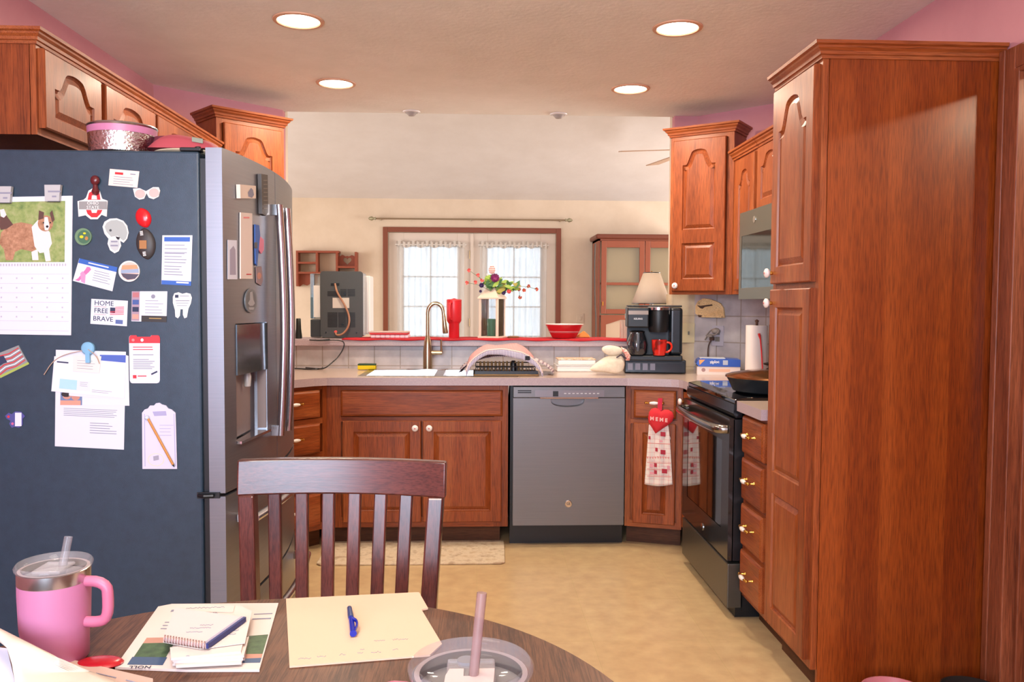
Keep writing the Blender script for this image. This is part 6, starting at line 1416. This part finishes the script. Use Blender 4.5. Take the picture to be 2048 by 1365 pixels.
rz0 = ztop-.078
bowed(-w2, w2, rz0, ztop, .024, 'top_rail', dark['X'])
def lean(x, z):
    k = (ztop-z)/(ztop-.45); return x*(1-.13*k)
for i in range(6):
    xm_ = (-.5+(532+i*55.4-464)/425.0)*2*w2; hw_ = .0142
    m = MB(); vs = []
    for z in (.50, .62, .74, .86, rz0+.006):
        for dx, dy in ((-hw_, 0), (hw_, 0), (hw_, .014), (-hw_, .014)): vs.append((lean(xm_, z)+dx, by(xm_, z)+.004+dy, z))
    m.add(vs, [(j*4+k, j*4+(k+1) % 4, (j+1)*4+(k+1) % 4, (j+1)*4+k) for j in range(4) for k in range(4)]+[(3, 2, 1, 0), (16, 17, 18, 19)])
    m.build('slat', dark['Z'], r, bevel=.003)
for s_ in (-1, 1):
    m = MB(); vs = []; hw_ = .0175
    for z in (0, .22, .45, .62, .80, rz0+.002):
        xx = s_*(w2-hw_); y = by(s_*w2, z) if z >= .45 else by(s_*w2, .45)+(.45-z)*.18
        x_ = lean(xx, max(z, .45))
        for dx, dy in ((-hw_, -.004), (hw_, -.004), (hw_, .030), (-hw_, .030)): vs.append((x_+dx, y+dy, z))
    m.add(vs, [(j*4+k, j*4+(k+1) % 4, (j+1)*4+(k+1) % 4, (j+1)*4+k) for j in range(5) for k in range(4)]+[(3, 2, 1, 0), (20, 21, 22, 23)])
    m.build('rear_leg', dark['Z'], r, bevel=.004)
bowed(-w2*.86, w2*.86, .47, .51, .022, 'lower_rail', dark['X'], xf=lambda x, z: x)
sw = w2*.90
m = MB().prism([(-sw, -.02, .425), (-sw-.005, -.40, .425), (-sw+.04, -.435, .425), (sw-.04, -.435, .425), (sw+.005, -.40, .425), (sw, -.02, .425)], (0, 0, .035)); m.build('seat', dark['Y'], r, bevel=.008, seg=3)
for s_ in (-1, 1):
    MB().prism([(s_*(sw-.05)-.02, -.41, 0.0), (s_*(sw-.05)+.02, -.41, 0), (s_*(sw-.05)+.02, -.37, 0), (s_*(sw-.05)-.02, -.37, 0)], (0, 0, .425)).build('front_leg', dark['Z'], r, bevel=.004)
# ------------------------------------------------------------------ on the table
TZ = .7505
def T(px, py, h=0.0): return P(px, py, Z=TZ+h)
def tumbler(label, cx, cy, rb, rt, zs, zt, hang, hz=(.3, .93), hout=.048):
    r = handle_tumbler('handled_tumbler', label, (cx, cy, TZ), rb, rt, zs, zt, pinkp, hang, hz=hz, hout=hout, hm=simple('pink_handle', '#c46c88', .4))
    MB().lathe([(rt, zt), (rt+.0003, zt+.001), (rt+.0003, zt+.019), (rt-.002, zt+.020)], seg=48).build('steel_band', steel, r, smooth=True, ang=60)
    z = zt+.019
    ld = MB().lathe([(rt-.002, z), (rt+.003, z+.002), (rt+.004, z+.007), (rt+.001, z+.011), (rt-.004, z+.009), (rt-.007, z+.001), (rt-.010, z-.002), (0, z-.002)], seg=56).build('lid', simple('lid_plastic', '#b4b0b2', .05, 0, Alpha=.24), r, smooth=True, ang=70)
    MB().lathe([(rt-.0015, z+.001), (rt-.006, z+.001)], seg=48).build('lid_seal', simple('seal_grey', '#b8a8a8', .4), ld, smooth=True)
    MB().obox((0, -.002, z+.001), (rt*.42, 0, 0), (0, rt*.5, 0), (0, 0, .0025)).build('slider', simple('slider_plastic', '#c8c4c6', .1, 0, Alpha=.4), ld, bevel=.002)
    # drink inside
    MB().lathe([(0, z-.012), (rt-.004, z-.012)], seg=40).build('drink_surface', simple('inner_grey', '#a8a2a0', .5), r, smooth=True)
    return r, z
c = P(108, 1123, Y=1.30)
zt = c.z-TZ-.030
r, z = tumbler('pink handled tumbler with steel band and short straw, left on the table', c.x, 1.30, .0475, .0515, .055, zt, -.10, hz=((zt-.064-.055)/(zt-.055), 1.0), hout=.034)
st = MB().tube([(.010, -.004, z-.02), (.019, .008, z+.047)], .0062, 12); st.build('straw', simple('straw_plastic', '#a8a2a4', .1, 0, Alpha=.3), r, smooth=True)
c = P(942, 1322, Y=.69); zt = c.z-TZ-.030
r, z = tumbler('tall pink tumbler in the front centre with clear lid, white sticker and long clear straw', c.x, .69, .036, .0495, .10, zt, 2.6, hz=(.15, .9))
MB().tube([(.002, -.014, z+.001), (.009, -.008, z+.072)], .0042, 12).build('straw', simple('straw_pink', '#a88680', .25, 0, Alpha=.6), r, smooth=True)
m = MB().tube([(-.004, .014, z+.002), (-.004, .014, z+.006)], .008, 14); m.build('spout_plug', simple('plug_plastic', '#b4b4b8', .1, 0, Alpha=.5), r, smooth=True)
m = MB().prism([(x*.001, y*.001, z+.0045) for x, y in [(-18, -2), (-6, -2), (-6, -16), (5, -16), (6, -2), (20, -2), (18, -38), (-22, -38), (-21, -14)]], (0, 0, .0006)); m.build('sticker', simple('sticker_white', '#e2cfca', .6), r)
# cream folder and pen
r = thing('paper_folder', 'cream paper folder with faint handwriting on the table in front of the chair', 'folder', T(720, 1265))
ol = [(572, 1201), (838, 1188), (856, 1220), (843, 1223), (884, 1292), (860, 1314), (579, 1337)]
MB().prism([T(x, y) for x, y in ol], (0, 0, .003)).build('sheet', cream, r, world=True)
m = MB()
def scrib(m, x, y, L_, amp=2.2, seed=0, h=.0032):
    rr = random.Random(seed); n = int(L_/2.2); m.tube([P(x+i*2.2, y+rr.uniform(-amp, amp)-i*.05, Z=TZ+h) for i in range(n)], .0004, 4)
for i, (x, y, L_) in enumerate(((596, 1318, 30), (634, 1314, 20), (678, 1310, 16), (715, 1307, 14), (720, 1301, 12), (742, 1305, 22), (785, 1300, 14), (748, 1283, 26), (785, 1280, 34))): scrib(m, x, y, L_, 1.6, i)
m.build('handwriting', ink, r, world=True)
a, b = T(699, 1218, .010), T(707, 1271, .010)
r = thing('ballpoint_pen', 'blue click ballpoint pen lying on the cream folder', 'pen', (a+b)/2)
d = (b-a)
MB().tube([a-d*.08, a, a+d*.38], [.0015, .0045, .0052], 12, 0, 1).build('grip', simple('pen_grip', '#2c3c6c', .4), r, world=True, smooth=True)
MB().tube([a+d*.36, a+d*.95], [.0044, .0058], 12).build('barrel', simple('pen_blue', '#1c2ca0', .12), r, world=True, smooth=True)
sd = Vector((d.y, -d.x, 0)).normalized()
MB().tube([a+d*.92-sd*.002+Vector((0, 0, .003)), a+d*.80-sd*.008+Vector((0, 0, .006)), a+d*.62-sd*.008+Vector((0, 0, .006)), a+d*.5-sd*.003+Vector((0, 0, .004))], .0022, 8, 0, 1, 1.6).build('clip', simple('pen_blue', '#1c2ca0', .12), r, world=True, smooth=True)
# newspaper flyer
r = thing('newspaper_flyer', 'folded printed flyer with green and blue photos under the notepad', 'newspaper', T(400, 1280))
fq = ((320, 1213), (557, 1211), (519, 1345), (230, 1340))
def FQ(u, v, h=0.0):
    a, b, c_, d_ = fq; x = (1-v)*((1-u)*a[0]+u*b[0])+v*((1-u)*d_[0]+u*c_[0]); y = (1-v)*((1-u)*a[1]+u*b[1])+v*((1-u)*d_[1]+u*c_[1]); return T(x, y, h)
MB().prism([FQ(0, .04), FQ(.1, 0), FQ(1, 0), FQ(1, 1), FQ(.5, 1.02), FQ(0, 1)], (0, 0, .004)).build('pages', paperw, r, world=True)
gphoto = noisy('flyer_green_photo', [(.3, '#2c4428'), (.6, '#4c6840'), (.8, '#6c7c50')], 60, .5)
m = MB(); ms = [gphoto, simple('flyer_blue', '#3c5474', .5), simple('flyer_skin', '#c08c78', .6), ink, simple('olive_stripe', '#78803c', .5)]
for pl, mi in (([(.07, .58), (.30, .56), (.30, .80), (.07, .80)], 0), ([(.07, .50), (.30, .49), (.30, .57), (.07, .585)], 2), ([(.06, .80), (.31, .80), (.31, .92), (.06, .92)], 1), ([(.80, .47), (.985, .44), (.985, .74), (.80, .76)], 0), ([(.80, .80), (.985, .78), (.985, .86), (.80, .87)], 1), ([(.80, .74), (.985, .73), (.985, .79), (.80, .81)], 2), ([(.74, .30), (.80, .30), (.82, .90), (.76, .90)], 4), ([(.82, .13), (.97, .12), (.97, .13), (.82, .14)], 3), ([(.82, .20), (.97, .19), (.97, .205), (.82, .215)], 3), ([(.12, .06), (.24, .05), (.24, .08), (.12, .09)], 3), ([(.13, .25), (.3, .25), (.3, .26), (.13, .26)], 3), ([(.13, .30), (.3, .30), (.3, .31), (.13, .31)], 3), ([(.13, .35), (.3, .35), (.3, .36), (.13, .36)], 3)):
    m.prism([FQ(u, v, .0042+.0001*mi) for u, v in pl], (0, 0, .0002), mi)
m.build('print', ms, r, world=True)
o_ = FQ(.16, .955, .0045); MB().text('NOLL', .013, o_, FQ(.10, .955)-FQ(.2, .95), FQ(.15, .96)-FQ(.15, .9), 0, .0002).build('lettering', inkd, r, world=True)
# envelopes and loose sheets, each its own thing
def sheet(q, h, th, label, name='loose_paper', cat='paper', mt=None, scr=()):
    r = thing(name, label, cat, T(sum(p[0] for p in q)/len(q), sum(p[1] for p in q)/len(q), h)); MB().prism([T(x, y, h) for x, y in q], (0, 0, th)).build('sheet', mt or paperw, r, world=True)
    if scr:
        m = MB()
        for i, (x, y, L_) in enumerate(scr): scrib(m, x, y, L_, 1.2, i+20, h+th+.0004)
        m.build('print', ink, r, world=True)
    return r
h = .0048; random.seed(11)
envq = [((352, 1303), (495, 1282), (490, 1322), (345, 1333)), ((348, 1315), (493, 1290), (483, 1330), (352, 1337)), ((343, 1308), (488, 1288), (486, 1322), (347, 1328)), ((350, 1300), (498, 1278), (488, 1316), (345, 1325)), ((340, 1300), (490, 1275), (482, 1308), (342, 1322))]
for i, q in enumerate(envq):
    sheet(q, h, .0035, ('lowest', 'second lowest', 'middle', 'second highest', 'topmost')[i]+' envelope of the fanned pile at the front of the flyer', 'envelope', 'envelope', None, ((372, 1312, 10),) if i == 4 else ()); h += .0037
sheet(((355, 1214), (478, 1212), (504, 1224), (490, 1288), (400, 1300), (326, 1286)), .0245, .0008, 'white loose letter between the fanned envelopes and the spiral notepad', scr=((372, 1222, 90), (378, 1228, 60), (440, 1262, 40), (430, 1270, 44)))
sheet(((362, 1211), (470, 1213), (466, 1226), (355, 1224)), .0258, .0008, 'narrow receipt sticking out behind the spiral notepad', scr=((372, 1217, 80),))
r = thing('spiral_notepad', 'small top-bound spiral notepad with a blue cover edge lying askew on the papers', 'notepad', T(400, 1265, .027))
nq = [(352, 1232), (489, 1241), (409, 1300), (325, 1290)]
nq = [(350, 1224), (488, 1243), (412, 1298), (327, 1284)]
MB().prism([T(x, y, .0268) for x, y in nq], (0, 0, .007)).build('page_block', simple('note_paper', '#dcc8c4', .8), r, world=True)
a_, b_, c_, d_ = [T(x, y, .0268) for x, y in nq]
m = MB(); e_ = (b_-c_).normalized(); o_ = Vector((e_.y, -e_.x, 0))*.004
m.prism([c_+Vector((0, 0, .0)), b_, b_+o_, c_+o_], (0, 0, .0076)); m.prism([b_+Vector((0, 0, .0072)), c_+Vector((0, 0, .0072)), c_-o_*1.2+Vector((0, 0, .0072)), b_-o_*1.2+Vector((0, 0, .0072))], (0, 0, .0008), 1); m.build('cover_edge', [simple('cover_navy', '#26306c', .5), simple('cover_lilac', '#a8a0b4', .5)], r, world=True)
m = MB()
for k in range(15):
    p = d_.lerp(c_, (k+.5)/15); dr = (d_-a_).normalized(); m.tube([p-dr*.006+Vector((0, 0, .008)), p+Vector((0, 0, .0105)), p+dr*.005+Vector((0, 0, .006)), p+dr*.005+Vector((0, 0, .002)), p+Vector((0, 0, -.0005))], .0008, 6, 0, 1)
m.build('spiral_binding', simple('coil_rose', '#a07c78', .35, .7), r, world=True)
m = MB()
for i, (x, y, L_) in enumerate(((380, 1262, 46), (372, 1270, 36), (400, 1256, 30))): scrib(m, x, y-5, L_, .9, i+60, .0342)
m.build('handwriting', ink, r, world=True)
# red object beside the flyer
c = T(212, 1334); tag(MB().ball((c.x-.01, c.y, TZ+.006), .03, 0, 18, (1.2, .8, .22)).build('red_case', simple('case_red', '#b41420', .25), smooth=True), 'small glossy red oval case between the pink tumbler and the flyer', 'case')
# open book at the lower left
r = thing('open_book', 'thick open book with fanned cream pages at the lower left corner of the table', 'book', (-.64, 1.02, TZ))
pg = simple('page_cream', '#dccdbc', .85)
def far(px, py, h): return P(px, py, Z=TZ+h)
prof = [(-60, 1236, .085), (0, 1258, .080), (60, 1288, .070), (120, 1318, .050), (160, 1335, .030), (185, 1345, .018), (250, 1372, .010)]
farp = [far(x, y, h_) for x, y, h_ in prof]
dv = Vector((.10, -.26, 0))
for k_ in range(7):
    nr = [far(-20+8*k_, 1262+5*k_, .080-.004*k_), far(14+11*k_, 1297+4*k_, .072-.006*k_), far(24+17*k_, 1330+2*k_, .052-.005*k_), far(31+24*k_, 1372, .034-.003*k_)]
    def pf(u, v, k_=k_, nr=nr):
        a = u*(len(farp)-1); i = min(int(a), len(farp)-2); p = farp[i].lerp(farp[i+1], a-i)
        b = u*(len(nr)-1); i = min(int(b), len(nr)-2); q = nr[i].lerp(nr[i+1], b-i)
        r_ = p.lerp(q, v); r_.z = max(TZ+.003, r_.z-.0022*k_+.006*math.sin(PI*v)*(1-u)); return r_
    m = MB(); m.grid(pf, 24, 8); m.build('page_sheaf', pg, r, world=True, smooth=True, solid=.001)
MB().prism([far(-70, 1290, .045), far(14, 1300, .045), far(31, 1372, .02), far(-70, 1372, .02)], (0, 0, .002)).build('lower_page', simple('page_shade_blue', '#dcdce4', .85), r, world=True)  # bluish shade beneath the fanned pages is put into this sheet's colour
a_ = far(118, 1323, .004); b_ = far(310, 1368, .004)
m = MB().prism([far(112, 1320, .003), far(306, 1366, .003), far(306, 1366, .003)+dv, far(112, 1320, .003)+dv], (0, 0, .006)); m.build('cover_flap', simple('flap_tan', '#c4a898', .6), r, world=True)
m = MB(); 
for k in range(2): m.tube([far(192+k*60+i*5, 1347+k*14+i*1.15, .0098) for i in range(9)], .0007, 4)
m.build('print', ink, r, world=True)
m = MB().prism([Vector((-.90, 1.12, TZ+.0005)), Vector((-.66, 1.12, TZ+.0005)), Vector((-.55, .80, TZ+.0005)), Vector((-.80, .80, TZ+.0005))], (0, 0, .003)); m.build('cover', simple('cover_dark', '#4c4038', .6), r, world=True)
